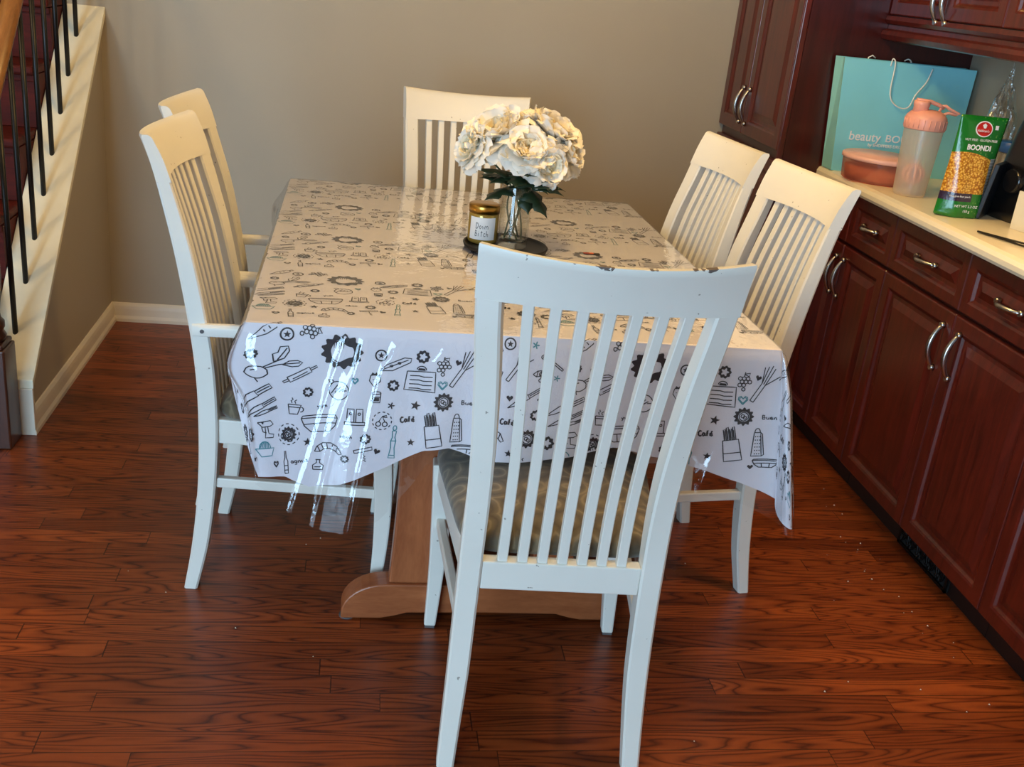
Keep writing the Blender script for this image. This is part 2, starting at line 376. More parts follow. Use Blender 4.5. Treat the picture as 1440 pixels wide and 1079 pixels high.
def chair(label, loc, rz, crest_hw=.215, arms=False, crest_mat=None, group='white slat-back dining chairs', fw=.2075, dp=1.0):
    root = thing('dining_chair', label, 'chair', loc, rz, group)
    HW = smooth_tab([(0,.196),(.2,.190),(.43,.187),(.62,.187),(.8,.187+(crest_hw-.187)*.4),(.93,crest_hw-.004),(1.040,crest_hw)])
    bk = lambda z: interp(BACK, z); th = lambda z: interp(THK, z); hw = lambda z: interp(HW, z)
    def bow(x, z):
        a = interp([(.42,0),(.6,.010),(.93,.030),(1.040,.040)], z); u = x/hw(z); return a*(1-u*u)
    SW = [(0,.033),(.2,.040),(.5,.042),(.93,.042)]
    for s in (-1, 1):
        b = MB(); rg = []; n = 34
        for k in range(n+1):
            z = .948*k/n; h = hw(z); w = interp(SW, z); y0 = -bk(z); y1 = y0+th(z)
            a, c = s*h, s*(h-w); e = .004
            lo, hi = min(a,c), max(a,c)
            ph = s*math.atan(2*interp([(.45,0),(.6,.010),(.93,.030),(1.040,.040)], z)/h)   # posts turn with the bow of the back
            cs, sn = math.cos(ph), math.sin(ph); ax_, ay_ = s*h, y0
            rg.append([(ax_+(qx-ax_)*cs-(qy-ay_)*sn, ay_+(qx-ax_)*sn+(qy-ay_)*cs, z) for qx, qy in [(lo+e,y0),(hi-e,y0),(hi,y0+e),(hi,y1-e),(hi-e,y1),(lo+e,y1),(lo,y1-e),(lo,y0+e)]])
        b.rings(rg, 0, False)
        p = b.build('back_post', M_white, root); p.data.polygons.foreach_set('use_smooth', [False]*len(p.data.polygons))
        b = MB(); zz = .004; b.box(s*.196-.014-(s*.016), s*.196+.014-(s*.016), -.031, -.007, -.0, .004); b.build('glide', M_felt, p)
    # crest rail: bowed back in the middle, top edge dipping a little
    b = MB(); rg = []; n = 28
    for k in range(n+1):
        u = -1 + 2*k/n; r = []
        x_ = lambda z: u*hw(z)
        dip = -.011*(1-u*u)
        zs = [.9475,.96,.975,.99,1.01,1.025,1.035]
        zt = lambda z: z + dip*(z-.9475)/.0875
        def fr_(z, k=1.0):   # front face point, thickness measured square to the bowed back
            a_ = interp([(.45,0),(.6,.010),(.93,.030),(1.040,.040)], z); p_ = math.atan(2*a_*u/hw(z)); x0_ = x_(z); y0_ = -bk(z)-bow(x0_, z)
            return (x0_ - math.sin(p_)*th(z)*k, y0_ + math.cos(p_)*th(z)*k, zt(z))
        for z in zs: r.append((x_(z), -bk(z)-bow(x_(z), z), zt(z)))
        zq = 1.040
        r.append(fr_(zq, .15)); r.append(fr_(zq, .75))
        for z in reversed(zs): r.append(fr_(z))
        rg.append(r)
    b.rings(rg, 0, True); cr = fixn(b.build('crest_rail', crest_mat or M_white, root))
    m = cr.modifiers.new('e', 'EDGE_SPLIT'); m.split_angle = math.radians(50)
    # lower back rail
    b = MB(); b.box(-.146,.146,.006,.034,.375,.432); b.build('back_rail', M_white, root, bevel=.003)
    # seven slats, following the bend of the posts
    inn = lambda z: hw(z) - interp(SW, z)
    for i in range(7):
        fr = (i-3)/4.0; b = MB(); rg = []; n = 20
        for k in range(n+1):
            z = .430 + (.950-.430)*k/n; xc = fr*inn(z); w = .0092; yc = -bk(z)-bow(xc, z)+th(z)*.5
            t = .0088; ph = math.atan(2*interp([(.45,0),(.6,.010),(.93,.030),(1.040,.040)], z)*xc/hw(z)**2); cs, sn = math.cos(ph), math.sin(ph)
            rg.append([(xc+a_*cs-c_*sn, yc+a_*sn+c_*cs, z) for a_, c_ in ((-w,-t),(w,-t),(w,t),(-w,t))])
        b.rings(rg, 0, False); b.build('slat', M_white, root, bevel=.0015, seg=1)
    # front legs
    for s in (-1, 1):
        b = MB(); rg = []; n = 12
        for k in range(n+1):
            z = .005+.415*k/n; w = interp([(0,.013),(.1,.016),(.25,.0205),(.42,.022)], z)
            xo = s*(fw - .006*math.sin(PI*z/.42)) ; yo = .425*dp + .012*math.sin(PI*min(1,z/.42))
            rg.append([(xo-w,yo-w,z),(xo+w,yo-w,z),(xo+w,yo+w,z),(xo-w,yo+w,z)])
        b.rings(rg, 0, False); p = b.build('front_leg', M_white, root, bevel=.004)
        b = MB(); b.box(s*fw-.011, s*fw+.011, .425*dp-.011, .425*dp+.011, 0, .005); b.build('glide', M_felt, p)
    # apron (seat frame)
    b = MB()
    b.box(-fw+.0215,fw-.0215,.412*dp,.434*dp,.375,.43)
    for s in (-1, 1):
        p0 = Vector((s*.165,.034,0)); p1 = Vector((s*fw,.412*dp,0)); d = (p1-p0).normalized(); q = Vector((-d.y, d.x, 0))*.011
        vs = [p0-q,p0+q,p1+q,p1-q]
        b.add([(v.x,v.y,z) for z in (.372,.43) for v in vs], [(3,2,1,0),(4,5,6,7),(0,1,5,4),(1,2,6,5),(2,3,7,6),(3,0,4,7)])
    fixn(b.build('seat_frame', M_white, root, bevel=.003))
    # side stretchers
    for s in (-1, 1):
        b = MB(); p0 = Vector((s*.170,.036,0)); p1 = Vector((s*(fw-.0045),.418*dp,0)); d = (p1-p0).normalized(); q = Vector((-d.y, d.x, 0))*.009
        vs = [p0-q,p0+q,p1+q,p1-q]
        b.add([(v.x,v.y,z) for z in (.262,.286) for v in vs], [(3,2,1,0),(4,5,6,7),(0,1,5,4),(1,2,6,5),(2,3,7,6),(3,0,4,7)])
        fixn(b.build('stretcher', M_white, root, bevel=.003))
    # cushion, wider at the front, softly domed
    b = MB(); N = 26; rg = []
    def outline(sc, z):
        r = []
        for j in range(N*2):
            a = 2*PI*j/(N*2); cx, cy = math.cos(a), math.sin(a); e = .28
            px = math.copysign(abs(cx)**e, cx); py = math.copysign(abs(cy)**e, cy)
            y = .034+.208*dp + py*.208*dp*sc; w = (.180 + (fw+.0245-.180)*((y-.03)/(.41*dp)))*sc
            r.append((px*w, y, z + .0))
        return r
    for sc, z in ((.93,.431),(.985,.434),(1.0,.446),(.995,.458),(.96,.470),(.88,.479),(.7,.487),(.45,.491),(.15,.492)): rg.append(outline(sc, z))
    b.rings(rg, 0, True); b.build('seat', M_fab, root)
    if arms:
        for s in (-1, 1):
            b = MB(); rg = []; n = 14
            for k in range(n+1):
                t = k/n; y = -.012 + .27*t; x = s*(.184 - .004*t); w = .011+.003*t; h = .013
                z = .640 + .004*math.sin(t*PI)
                if k in (0, n): w *= .6
                rg.append([(x-w,y,z-h),(x+w,y,z-h),(x+w*1.05,y,z+h*.5),(x+w*.5,y,z+h),(x-w*.5,y,z+h),(x-w*1.05,y,z+h*.5)])
            b.rings(rg, 0, True); ar = fixn(b.build('armrest', M_white, root, bevel=.002))
            b = MB(); b.tube([(s*.197,.012,.6405),(s*.193,.012,.6405)], .0045, 10); b.build('screw', M_felt, ar)
            b = MB(); b.tube([(s*.176,.235,.431),(s*.178,.226,.52),(s*.180,.235,.627)], [.012,.011,.010], 10); b.build('arm_post', M_white, root)
    return root
chair('white slat-back dining chair in the foreground, its chipped back towards the camera', (1.321,-2.414,0), -.045, .212, False, M_worn)
chair('white slat-back dining chair against the back wall behind the table', (1.25,-.685,0), PI, .205, dp=.86, fw=.19)
chair('white armchair with slat back, left side of the table, the nearer one', (.615,-1.655,0), -PI/2-.08, .190, True, fw=.178, dp=.95)
chair('white armchair with slat back, left side of the table, half hidden behind the nearer one', (.578,-1.258,0), -PI/2-.07, .186, True, fw=.172, dp=1.045)
chair('white slat-back dining chair, right side of the table, the nearer one by the drawers', (1.897,-1.632,0), PI/2+.15, .187, fw=.172)
chair('white slat-back dining chair, right side of the table, the farther one by the tall cabinet', (1.842,-1.208,0), PI/2+.15, .178, fw=.165, dp=.9)

# ------------------------------------------------------------------ table (table frame: origin at table centre, turned 0.6 deg)
TC = Vector((1.2496,-1.4428,0)); ROT = .0107
HX, HY, TZ = .527, .669, .758
def tw(p): c, s = math.cos(ROT), math.sin(ROT); return Vector((TC.x+p[0]*c-p[1]*s, TC.y+p[0]*s+p[1]*c, p[2]))
tb = thing('trestle_table', 'stained wooden trestle dining table under the printed cloth', 'table', TC, ROT)
b = MB(); b.box(-HX+.004,HX-.004,-HY+.004,HY-.004,.728,TZ-.001); b.build('tabletop', M_table, tb, bevel=.004)
b = MB(); b.box(-.40,.40,-.50,-.478,.66,.727); b.box(-.40,.40,.478,.50,.66,.727); b.box(-.40,-.378,-.478,.478,.66,.727); b.box(.378,.40,-.478,.478,.66,.727); b.build('apron', M_table, tb)
for sy in (-1, 1):
    yc = -.487 if sy < 0 else .30
    b = MB(); hwf = .325 if sy < 0 else .26
    # arched trestle foot outline in x,z
    ol = [(-hwf,.004)]
    for k in range(9):
        a = PI - (PI/2)*k/8; ol.append((-hwf+.10+.10*math.cos(a), .018+.076*math.sin(a)))
    ol += [(0,.094)]
    for k in range(9):
        a = PI/2 - (PI/2)*k/8; ol.append((hwf-.10+.10*math.cos(a), .018+.076*math.sin(a)))
    ol += [(hwf,.004),(hwf-.09,.004),(hwf-.12,.010),(hwf-.15,.019),(0,.021),(-hwf+.15,.019),(-hwf+.12,.010),(-hwf+.09,.004)]
    n = len(ol); vs = [(x, yc-.03, z) for x, z in ol]+[(x, yc+.03, z) for x, z in ol]
    b.add(vs, [tuple(range(n)), tuple(reversed(range(n,2*n)))]+[(i,(i+1)%n,n+(i+1)%n,n+i) for i in range(n)])
    f = fixn(b.build('trestle_foot', M_tablex, tb, bevel=.003))
    for sx in (-1, 1):
        b = MB(); b.lathe([(.018,0),(.018,.004)], sx*(hwf-.014), yc-.012, 0, 14); b.build('felt_pad', M_felt, f)
    for sx in (-1, 1):
        b = MB(); rg = []
        for k in range(15):
            t = k/14; z = .094 + .566*t; xc = sx*((.172 if sx < 0 else .158) - .008*math.sin(PI*min(1,t*1.1))); w = .048
            rg.append([(xc-w,yc-.022,z),(xc+w,yc-.022,z),(xc+w,yc+.022,z),(xc-w,yc+.022,z)])
        b.rings(rg, 0, False); b.build('trestle_post', M_table, tb, bevel=.004)
    b = MB(); b.box(-.36,.36,yc-.03,yc+.03,.66,.727); b.build('cross_bearer', M_tablex, tb, bevel=.003)
b = MB(); b.box(-.03,.03,-.4645,.2775,.30,.40); b.build('long_stretcher', M_table, tb, bevel=.003)

# --- draped sheets: skirt(d, position round the edge) ---
FH = [(-.527,.31),(-.45,.312),(-.40,.335),(-.345,.325),(-.25,.282),(-.18,.246),(-.13,.240),(-.06,.265),(.06,.258),(.13,.244),(.21,.226),(.3,.240),(.40,.262),(.46,.285),(.527,.32)]
VH = [(-.527,.30),(-.48,.33),(-.44,.355),(-.42,.375),(-.37,.395),(-.30,.395),(-.26,.365),(-.20,.30),(-.175,.262),(-.06,.264),(.06,.261),(.13,.258),(.21,.255),(.28,.262),(.31,.295),(.40,.30),(.46,.315),(.527,.36)]
# edge walk: list of (px, py, theta) samples
def edge_samples(step_front=.0035):
    S = []
    nf = int(2*HX/step_front)
    for i in range(nf+1): S.append((-HX+2*HX*i/nf, -HY, -PI/2))
    for i in range(1, 24): S.append((HX, -HY, -PI/2+PI/2*i/24))
    for i in range(61): S.append((HX, -HY+2*HY*i/60, 0))
    for i in range(1, 10): S.append((HX, HY, PI/2*i/10))
    for i in range(51): S.append((HX-2*HX*i/50, HY, PI/2))
    for i in range(1, 10): S.append((-HX, HY, PI/2+PI/2*i/10))
    for i in range(61): S.append((-HX, HY-2*HY*i/60, PI))
    for i in range(1, 24): S.append((-HX, -HY, PI+PI/2*i/24))
    return S
def hem(px, py, th, vinyl=False):
    e = 1e-6
    if abs(th+PI/2) < e: return interp(VH if vinyl else FH, px)
    if th < -e: # right front corner
        t = 1+th/(PI/2); return (.32+(.378-.32)*math.sin(PI*t)**.7 if t < .5 else .378-(.378-.25)*((t-.5)*2)) + (.02 if vinyl else 0)
    if abs(th) < e: return .25 if not vinyl else .262
    if th < PI/2+e: return .2 + .02*math.sin(px*20)
    if th < PI-e: return .2-(.12)*((th-PI/2)/(PI/2))
    if th < PI+e: return .082 if not vinyl else .088
    t = (th-PI)/(PI/2)  # left front corner, from side (0) to front (1)
    if vinyl: return .088 + (.30-.088)*t**2.0
    return .082 + (.31-.082)*(t**2.2)
def sstep(a, b_, x): t = max(0, min(1, (x-a)/(b_-a))); return t*t*(3-2*t)
def skirt(px, py, th, d, vinyl=False):
    """table-frame point of the sheet hanging d metres over the edge"""
    x, y = px, py; z = TZ + .002 - d
    nx, ny = math.cos(th), math.sin(th); e = 1e-6
    o = .006*sstep(0, .02, d)
    if abs(th+PI/2) < e:
        wv = math.sin(px*19+1.0)*.5+math.sin(px*43+2.2)*.3+math.sin(px*71)*.12
        o += (.008+.011*wv)*sstep(0,.2,d)
        kr = sstep(.32,.527,px); o += kr*d*.08; x += kr*kr*(.12*d)
        kl = sstep(-.43,-.527,px); x += kl*(-.030*math.exp(-((d-.075)/.055)**2) + .13*max(0,d-.09))
        o += kl*.012*sstep(0,.1,d)
    elif th < -e:
        t = 1+th/(PI/2); o += d*(.17)+.010*sstep(0,.1,d)
        if t < .15: pass
        o = o*(.45+.55*sstep(0,.5,t)); x += (1-t)*.12*d
    elif abs(th) < e or (th > 0 and th < PI/2):
        o += (.010+.008*math.sin(py*17))*sstep(0,.2,d)*sstep(0,-.3,py)
        kr = sstep(-HY+.18,-HY,py); o += kr*d*.17
    elif th <= PI-e: o += .010*sstep(0,.1,d)
    elif th < PI+e:
        o += .006*sstep(0,.06,d) + sstep(-HY+.12,-HY,py)*.018*sstep(0,.08,d)
    else:
        t = (th-PI)/(PI/2)
        o += .020*sstep(0,.08,d); x += t*t*(-.030*math.exp(-((d-.075)/.055)**2) + .13*max(0,d-.09))
    x += nx*o; y += ny*o
    if vinyl:
        k = sstep(0,.012,d); x += nx*.0045*k; y += ny*.0045*k; z += .003*(1-k) - 0.0
        if abs(th-PI) < e: x -= .024*math.exp(-((py-.50)/.13)**2)*sstep(0,.05,d)
        if abs(th+PI/2) < e:
            r = 0
            for pl, hgt, wd in RIDGES:
                if pl[0][0] <= d <= pl[-1][0]:
                    xc = interp(pl, d); q = (px-xc)/wd
                    r += hgt*.62*sstep(0,.03,d)*math.exp(-(q*.62)**2) if abs(q) < 6 else 0
            y -= r + .17*max(0,d-.03)*sstep(-.08,-.25,px) + .12*max(0,d-.03)*sstep(.25,.42,px)
            y -= .0004*math.sin(px*130+3*math.sin(d*30))*sstep(0.02,.1,d)
    return Vector((x, y, z))
# crease lines of the clear sheet, as (drop, x) polylines
RIDGES = [([(.0,-.337),(.10,-.365),(.25,-.40),(.36,-.432)], .006, .0036),
          ([(.0,-.305),(.06,-.315),(.2,-.355),(.39,-.388)], .006, .0036),
          ([(.0,-.225),(.07,-.268),(.14,-.286),(.25,-.300),(.39,-.322)], .007, .0036),
          ([(.0,-.50),(.05,-.49),(.09,-.475)], .005, .006),
          ([(.0,.505),(.1,.44),(.28,.385)], .006, .006),
          ([(.02,-.25),(.06,-.255)], .004, .004),
          ([(.0,-.16),(.03,-.15),(.06,-.17)], .004, .006),
          ([(.05,.10),(.3,.085)], .004, .005)]
def sheet(vinyl):
    S = edge_samples(.0030 if vinyl else .006); n = len(S); b = MB(); ND = 64 if vinyl else 26
    zt = TZ+.002+(.003 if vinyl else 0)
    rg = []
    for k in range(ND+1):
        r = []
        for (px, py, th) in S:
            H = hem(px, py, th, vinyl); d = H*(k/ND)**(1.0 if vinyl else 1.15)
            r.append(tuple(skirt(px, py, th, d, vinyl)) if k else (px, py, zt))
        rg.append(r)
    b.rings(rg, 0, True, True, False)
    # top as a fan of strips: centre grid kept simple, edge ring reused
    o = len(b.v); b.v.append((0,0,zt))
    b.v.pop(); o2 = len(b.v); b.v += [(px, py, zt) for (px, py, th) in S]; b.f.append(list(range(o2, o2+n))); b.m.append(0); b.sm.append(False)
    return b

DARK, TEAL = 0, 1
# ---- hand-drawn kitchen doodles, in metres on the unrolled cloth (u right, v down) ----
def circ(cx, cy, r, n=16, a0=0, a1=2*PI, ry=None, wob=0): return [(cx+r*(1+wob*math.sin(k*2.3))*math.cos(a0+(a1-a0)*k/n), cy+(ry or r)*(1+wob*math.sin(k*1.7))*math.sin(a0+(a1-a0)*k/n)) for k in range(n+1)]
def starp(cx, cy, r, n=5, q=.42, a=-PI/2): return [(cx+(r if k%2 == 0 else r*q)*math.cos(a+PI*k/n), cy+(r if k%2 == 0 else r*q)*math.sin(a+PI*k/n)) for k in range(2*n+1)]
def D_star(): return [], [starp(0,0,1)]
def D_dotstar(): return [circ(0,0,1,18), circ(0,0,.92,18)], [starp(0,0,.62)]
def D_roset():
    return [], [('ring', [( (1+.10*math.cos(9*a))*math.cos(a), (1+.10*math.cos(9*a))*math.sin(a), .52*(1+.3*math.cos(5*a))*math.cos(a), .52*(1+.3*math.cos(5*a))*math.sin(a)) for a in [2*PI*k/40 for k in range(41)]])]
def D_wreath():
    return [circ(0,0,.5,16,wob=.05), circ(-.1,-.05,.2,8,wob=.1), circ(.12,.12,.18,8)], [('ring', [((1+.13*math.cos(12*a))*math.cos(a), (1+.13*math.cos(12*a))*math.sin(a), .6*math.cos(a), .6*math.sin(a)) for a in [2*PI*k/60 for k in range(61)]])]
def D_cabbage():
    st = [circ(0,0,.62,20,wob=.04)]
    fl = [('ring', [((1+.10*math.cos(13*a))*math.cos(a), .86*(1+.10*math.cos(13*a))*math.sin(a), (.58+.22*max(0,math.cos(a-1.2)))*math.cos(a), (.50+.16*math.cos(3*a))*math.sin(a)) for a in [2*PI*k/64 for k in range(65)]])]
    for k in range(5): fl.append([(-.45+.12*k,-.5),(-.38+.12*k,-.5),(-.42+.12*k,-.12-.06*(k%2))])
    return st, fl
def D_heart(): return [], [[(0,.9),(-.9,-.1),(-.85,-.6),(-.4,-.8),(0,-.35),(.4,-.8),(.85,-.6),(.9,-.1)]]
def D_hearto(): h = [(0,.9),(-.9,-.1),(-.85,-.6),(-.4,-.8),(0,-.35),(.4,-.8),(.85,-.6),(.9,-.1),(0,.9)]; return [h, [(x*.72,y*.72) for x, y in h]], []
def D_flower(): return [], [[((.6+.4*math.cos(5*a))*math.cos(a),(.6+.4*math.cos(5*a))*math.sin(a)) for a in [2*PI*k/30 for k in range(30)]]]
def D_turnip():
    return [circ(-.45,.45,.32,18,wob=.05), [(-.55,.75),(-.5,.98)], [(-.25,.2),(.1,-.1),(.35,-.3)], [(-.2,.25),(.2,.05),(.4,0)],
            [(.05,-.1),(.0,-.5),(.15,-.6),(.2,-.9),(.45,-.95),(.5,-.7),(.35,-.3),(.05,-.1)], [(.15,-.2),(.42,-.85)],
            [(.3,.05),(.5,-.15),(.8,-.2),(1,-.1),(.85,.1),(.6,.15),(.3,.05)], [(.35,.02),(.9,-.08)], [(-.6,.35),(-.45,.3)]], []
def D_croissant():
    return [[(-1,.3),(-.85,-.2),(-.4,-.6),(.2,-.65),(.7,-.35),(1,.3),(.8,.4),(.5,.05),(.1,-.1),(-.3,0),(-.6,.3),(-1,.3)], [(-.55,-.5),(-.35,.0)], [(-.15,-.65),(-.05,-.08)], [(.35,-.6),(.25,-.05)], [(-.8,-.2),(-.6,.25)], [(.7,-.35),(.6,.1)]], []
def D_knife(): return [[(-1,.05),(-.2,-.12),(.25,-.12),(.25,.08),(-.6,.1),(-1,.05)], [(.25,-.1),(1,-.14),(1,.02),(.25,.06)], [(.3,-.03),(.95,-.06)]], []
def D_board(): return [[(-.9,-.75),(.9,-.85),(1,.85),(-1,.8),(-.9,-.75)], circ(0,-.95,.3,8,PI,2*PI)]+[[(-.7,-.4+.35*k),(-.1,-.43+.35*k),(.2,-.36+.35*k),(.75,-.42+.35*k)] for k in range(4)], [[(-.25,-.88),(.25,-.9),(.2,-1.08),(-.2,-1.08)]]
def D_kblock():
    st = [[(-.5,-.25),(.5,-.25),(.55,.95),(-.55,.95),(-.5,-.25)], [(-.52,.5),(.53,.5)]]
    for k in range(4): x = -.38+.2*k; st += [[(x,-.27),(x-.02,-.85-.1*(k%2)),(x+.11,-.88-.1*(k%2)),(x+.12,-.27)]]
    return st, [[(-.36+.2*k,-.3),(-.37+.2*k,-.8),(-.33+.2*k,-.8),(-.32+.2*k,-.3)] for k in range(4)]
def D_grater():
    st = [[(-.35,-.8),(.35,-.8),(.55,.9),(-.55,.9),(-.35,-.8)], [(.35,-.8),(.55,-.7),(.8,.8),(.55,.9)], circ(0,-.8,.3,8,PI,2*PI)]
    fl = []
    for r in range(6):
        for c in range(3): x = -.25+.24*c; y = -.55+.25*r; fl.append([(x,y),(x+.12,y),(x+.12,y+.08),(x,y+.08)])
    return st, fl
def D_pin(): return [[(-.7,-.16),(.6,-.16),(.6,.16),(-.7,.16),(-.7,-.16)], [(-.7,-.06),(-1,-.05),(-1,.05),(-.7,.06)], [(.6,-.06),(1,-.05),(1,.05),(.6,.06)], [(-.5,.05),(.4,.03)]], []
def D_mill(): return [circ(0,-.85,.14,10), [(-.16,-.68),(.16,-.68),(.1,-.3),(.2,-.1),(.14,.3),(.25,.9),(-.25,.9),(-.14,.3),(-.2,-.1),(-.1,-.3),(-.16,-.68)], [(-.2,-.1),(.2,-.1)], [(-.22,.75),(.22,.75)]], []
def D_bowl(): return [[(-1,-.4),(1,-.4),(.85,.1),(.5,.5),(-.5,.5),(-.85,.1),(-1,-.4)], [(-1,-.4),(-.9,-.55),(.9,-.6),(1,-.4)], [(-.85,.0),(.9,-.08)], [(-.3,-.05),(-.25,.5)], [(.35,-.1),(.3,.5)]], []
def D_shakers(): return [[(-.8,.6),(-.75,-.8),(-.1,-.8),(-.08,.6)], [(.1,.6),(.12,-.8),(.75,-.8),(.8,.6)], [(-1,.6),(1,.6),(1,.9),(-1,.9),(-1,.6)], circ(-.42,-.3,.13,7), circ(.42,-.3,.13,7)], []
def D_cup(): return [[(-.7,-.2),(.7,-.3),(.5,.8),(-.4,.9),(-.7,-.2)], circ(.75,.2,.28,10,-PI/2,PI/2), [(-.3,-.4),(-.45,-.65),(-.25,-.8),(-.4,-1)], [(.1,-.4),(-.05,-.65),(.15,-.85)], [(-.6,.1),(.6,0)]], []
def D_cherry(): return [circ(-.45,.4,.3,12), circ(.35,.45,.3,12), [(-.4,.1),(0,-.6),(.35,.15)], [(0,-.6),(.5,-.7),(.6,-.45),(.1,-.5)]]+[circ(0,0,1.15,3,a,a+.28) for a in [2*PI*k/12 for k in range(12)]], []
def D_strawb(): return [[(-.6,-.4),(.0,-.6),(.6,-.4),(.7,.1),(.1,.9),(-.6,.3),(-.6,-.4)], [(-.2,0),(-.2,.1)], [(.2,-.1),(.2,0)], [(.1,.3),(.1,.4)]], [[(-.6,-.4),(-.5,-.8),(-.2,-.6),(0,-.95),(.2,-.6),(.5,-.7),(.6,-.4),(0,-.5)]]
def D_jar(): return [[(-.6,-.6),(-.5,.8),(.5,.8),(.6,-.6)], circ(0,-.6,.6,12,ry=.2), [(-.55,0),(.55,0)]], [[(-.4,.1),(.4,.1),(.38,.6),(-.38,.6)]]
def D_grapes(): return [circ(-.4+.4*(k%3)+(.2 if k//3 == 1 else 0), -.3+.35*(k//3), .2, 8) for k in range(8)]+[circ(0,.85,.18,8), [(0,-.5),(.1,-1)], [(.1,-.8),(.6,-.9),(.5,-.55),(.1,-.7)]], []
def D_leek(): return [[(-.95,.9),(-.3,.0),(.1,-.9)], [(-.75,1),(-.1,.1),(.5,-.8)], [(-.3,0),(-.15,-.85)], [(-.1,.1),(.8,-.4)], [(-.2,.05),(.35,-.95)], [(-.95,.9),(-.75,1)]], []
def D_spoon(): return [circ(-.6,-.5,.4,12,ry=.28), circ(-.6,-.5,.25,10,ry=.15), [(-.25,-.35),(.9,.7)], [(-.35,-.2),(.8,.85),(.9,.7)]], []
def D_carrot(): return [[(-1,.8),(-.3,-.2),(.4,-.75),(.75,-.6),(.7,-.2),(.1,.3),(-1,.8)], [(-.2,0),(-.05,.15)], [(.1,-.3),(.3,-.1)], [(.6,-.65),(.9,-1),(1,-.75),(.72,-.5)]], []
def D_juicer(): return [[(-1,0),(1,-.1),(.7,.8),(-.5,.9),(-1,0)]]+[[(-.6+.2*k,-.0),(-.25+.12*k,-.8)] for k in range(6)]+[circ(0,-.05,.62,10,PI,2*PI,.8)], []
def D_cork(): return [[(-1,-.5),(.9,-.9),(.95,-.55),(-.9,-.15),(-1,-.5)], [(0,-.4),(.05,.1),(.25,.2),(.05,.35),(.3,.5),(.1,.65),(.35,.8)]], [[(-.05,-.38),(.06,-.38),(.1,.1),(0,.1)]]
def D_mixer(): return [[(-.9,-.7),(.6,-.9),(.9,-.5),(.5,-.3),(-.4,-.2),(-.9,-.7)], [(.2,-.25),(.3,.5),(.9,.6),(.8,.95),(-.2,.95),(-.1,.5),(-.1,-.2)], [(-.5,-.2),(-.4,.3),(0,.4)]], [[(-.5,-.7),(-.2,-.75),(-.3,-.5)]]
def D_radish(): return [circ(0,0,.8,18,wob=.03), [(-.6,-.5),(-.9,-.9),(-.5,-.85),(-.4,-.7)]]+[[(-.6+.3*k,.3-.1*k),(-.1+.25*k,-.5+.15*k)] for k in range(4)], []
def D_bread(): return [[(-1,.6),(-.6,.0),(.5,-.75),(.95,-.7),(.9,-.3),(-.2,.55),(-1,.6)], [(-.8,.45),(.75,-.55)], circ(-.3,.1,.1,6), circ(.2,-.2,.1,6)], []
def D_bottle(): return [[(-.4,1),(-.45,-.1),(-.15,-.4),(-.15,-1),(.15,-1),(.15,-.4),(.45,-.1),(.4,1),(-.4,1)], [(-.42,.3),(.42,.3)], [(-.42,.7),(.42,.7)]], []
def D_flask(): return [[(-.7,.8),(-.75,.1),(-.2,-.3),(-.2,-.8),(.25,-.8),(.25,-.3),(.8,.1),(.7,.8),(-.7,.8)], [(-.35,-.8),(.4,-.8)], [(-.5,.4),(.5,.35)]], []
LET = {'C':[[(.8,.15),(.4,0),(0,.35),(.05,.8),(.45,1),(.85,.85)]], 'a':[[(.7,.5),(.3,.4),(.1,.7),(.35,1),(.65,.8),(.7,.45),(.8,1)]], 'f':[[(.7,.1),(.4,.05),(.35,.5),(.3,1)],[(.1,.5),(.65,.45)]],
       'e':[[(.1,.72),(.7,.65),(.5,.4),(.15,.55),(.15,.9),(.5,1),(.8,.85)]], "'":[[(.1,.3),(.4,.1)]], 'B':[[(.1,0),(.1,1)],[(.1,.05),(.6,.1),(.55,.42),(.1,.5),(.75,.6),(.65,.95),(.1,1)]],
       'u':[[(.1,.45),(.15,.9),(.5,1),(.7,.5),(.8,1)]], 'n':[[(.1,1),(.15,.45),(.2,.6),(.5,.42),(.65,.6),(.7,1)]], 'y':[[(.1,.45),(.3,.85)],[(.7,.4),(.4,1),(.1,1.35)]], 'm':[[(0,1),(.05,.5),(.3,.45),(.4,1),(.45,.55),(.7,.45),(.85,1)]],
       'r':[[(.1,1),(.15,.45)],[(.15,.65),(.6,.42)]], 'b':[[(.15,0),(.12,1)],[(.12,.7),(.45,.45),(.7,.7),(.5,1),(.12,.95)]], 's':[[(.7,.45),(.2,.5),(.3,.7),(.65,.8),(.6,1),(.1,.95)]], 'i':[[(.3,.45),(.3,1)],[(.3,.2),(.32,.25)]], 'g':[[(.7,.5),(.3,.42),(.1,.7),(.35,.95),(.7,.8),(.7,.45),(.6,1.35),(.15,1.3)]], 'o':[[(.4,.42),(.1,.7),(.4,1),(.75,.7),(.4,.42)]]}
def D_word(w):
    st = []; x = 0
    for ch in w:
        if ch == "'": x -= .55
        for l in LET[ch]: st.append([(x+p[0]*.9, p[1]) for p in l])
        x += .5 if ch == "'" else .85
    W = x/2; return [[((p[0]-W)*.9, p[1]-.6) for p in l] for l in st], []
PX = .000421
def item(fn, cx, cy, s, a=0, col=DARK, sy=None, lw=1.0): return (fn, cx, cy, s, a, col, sy, lw)
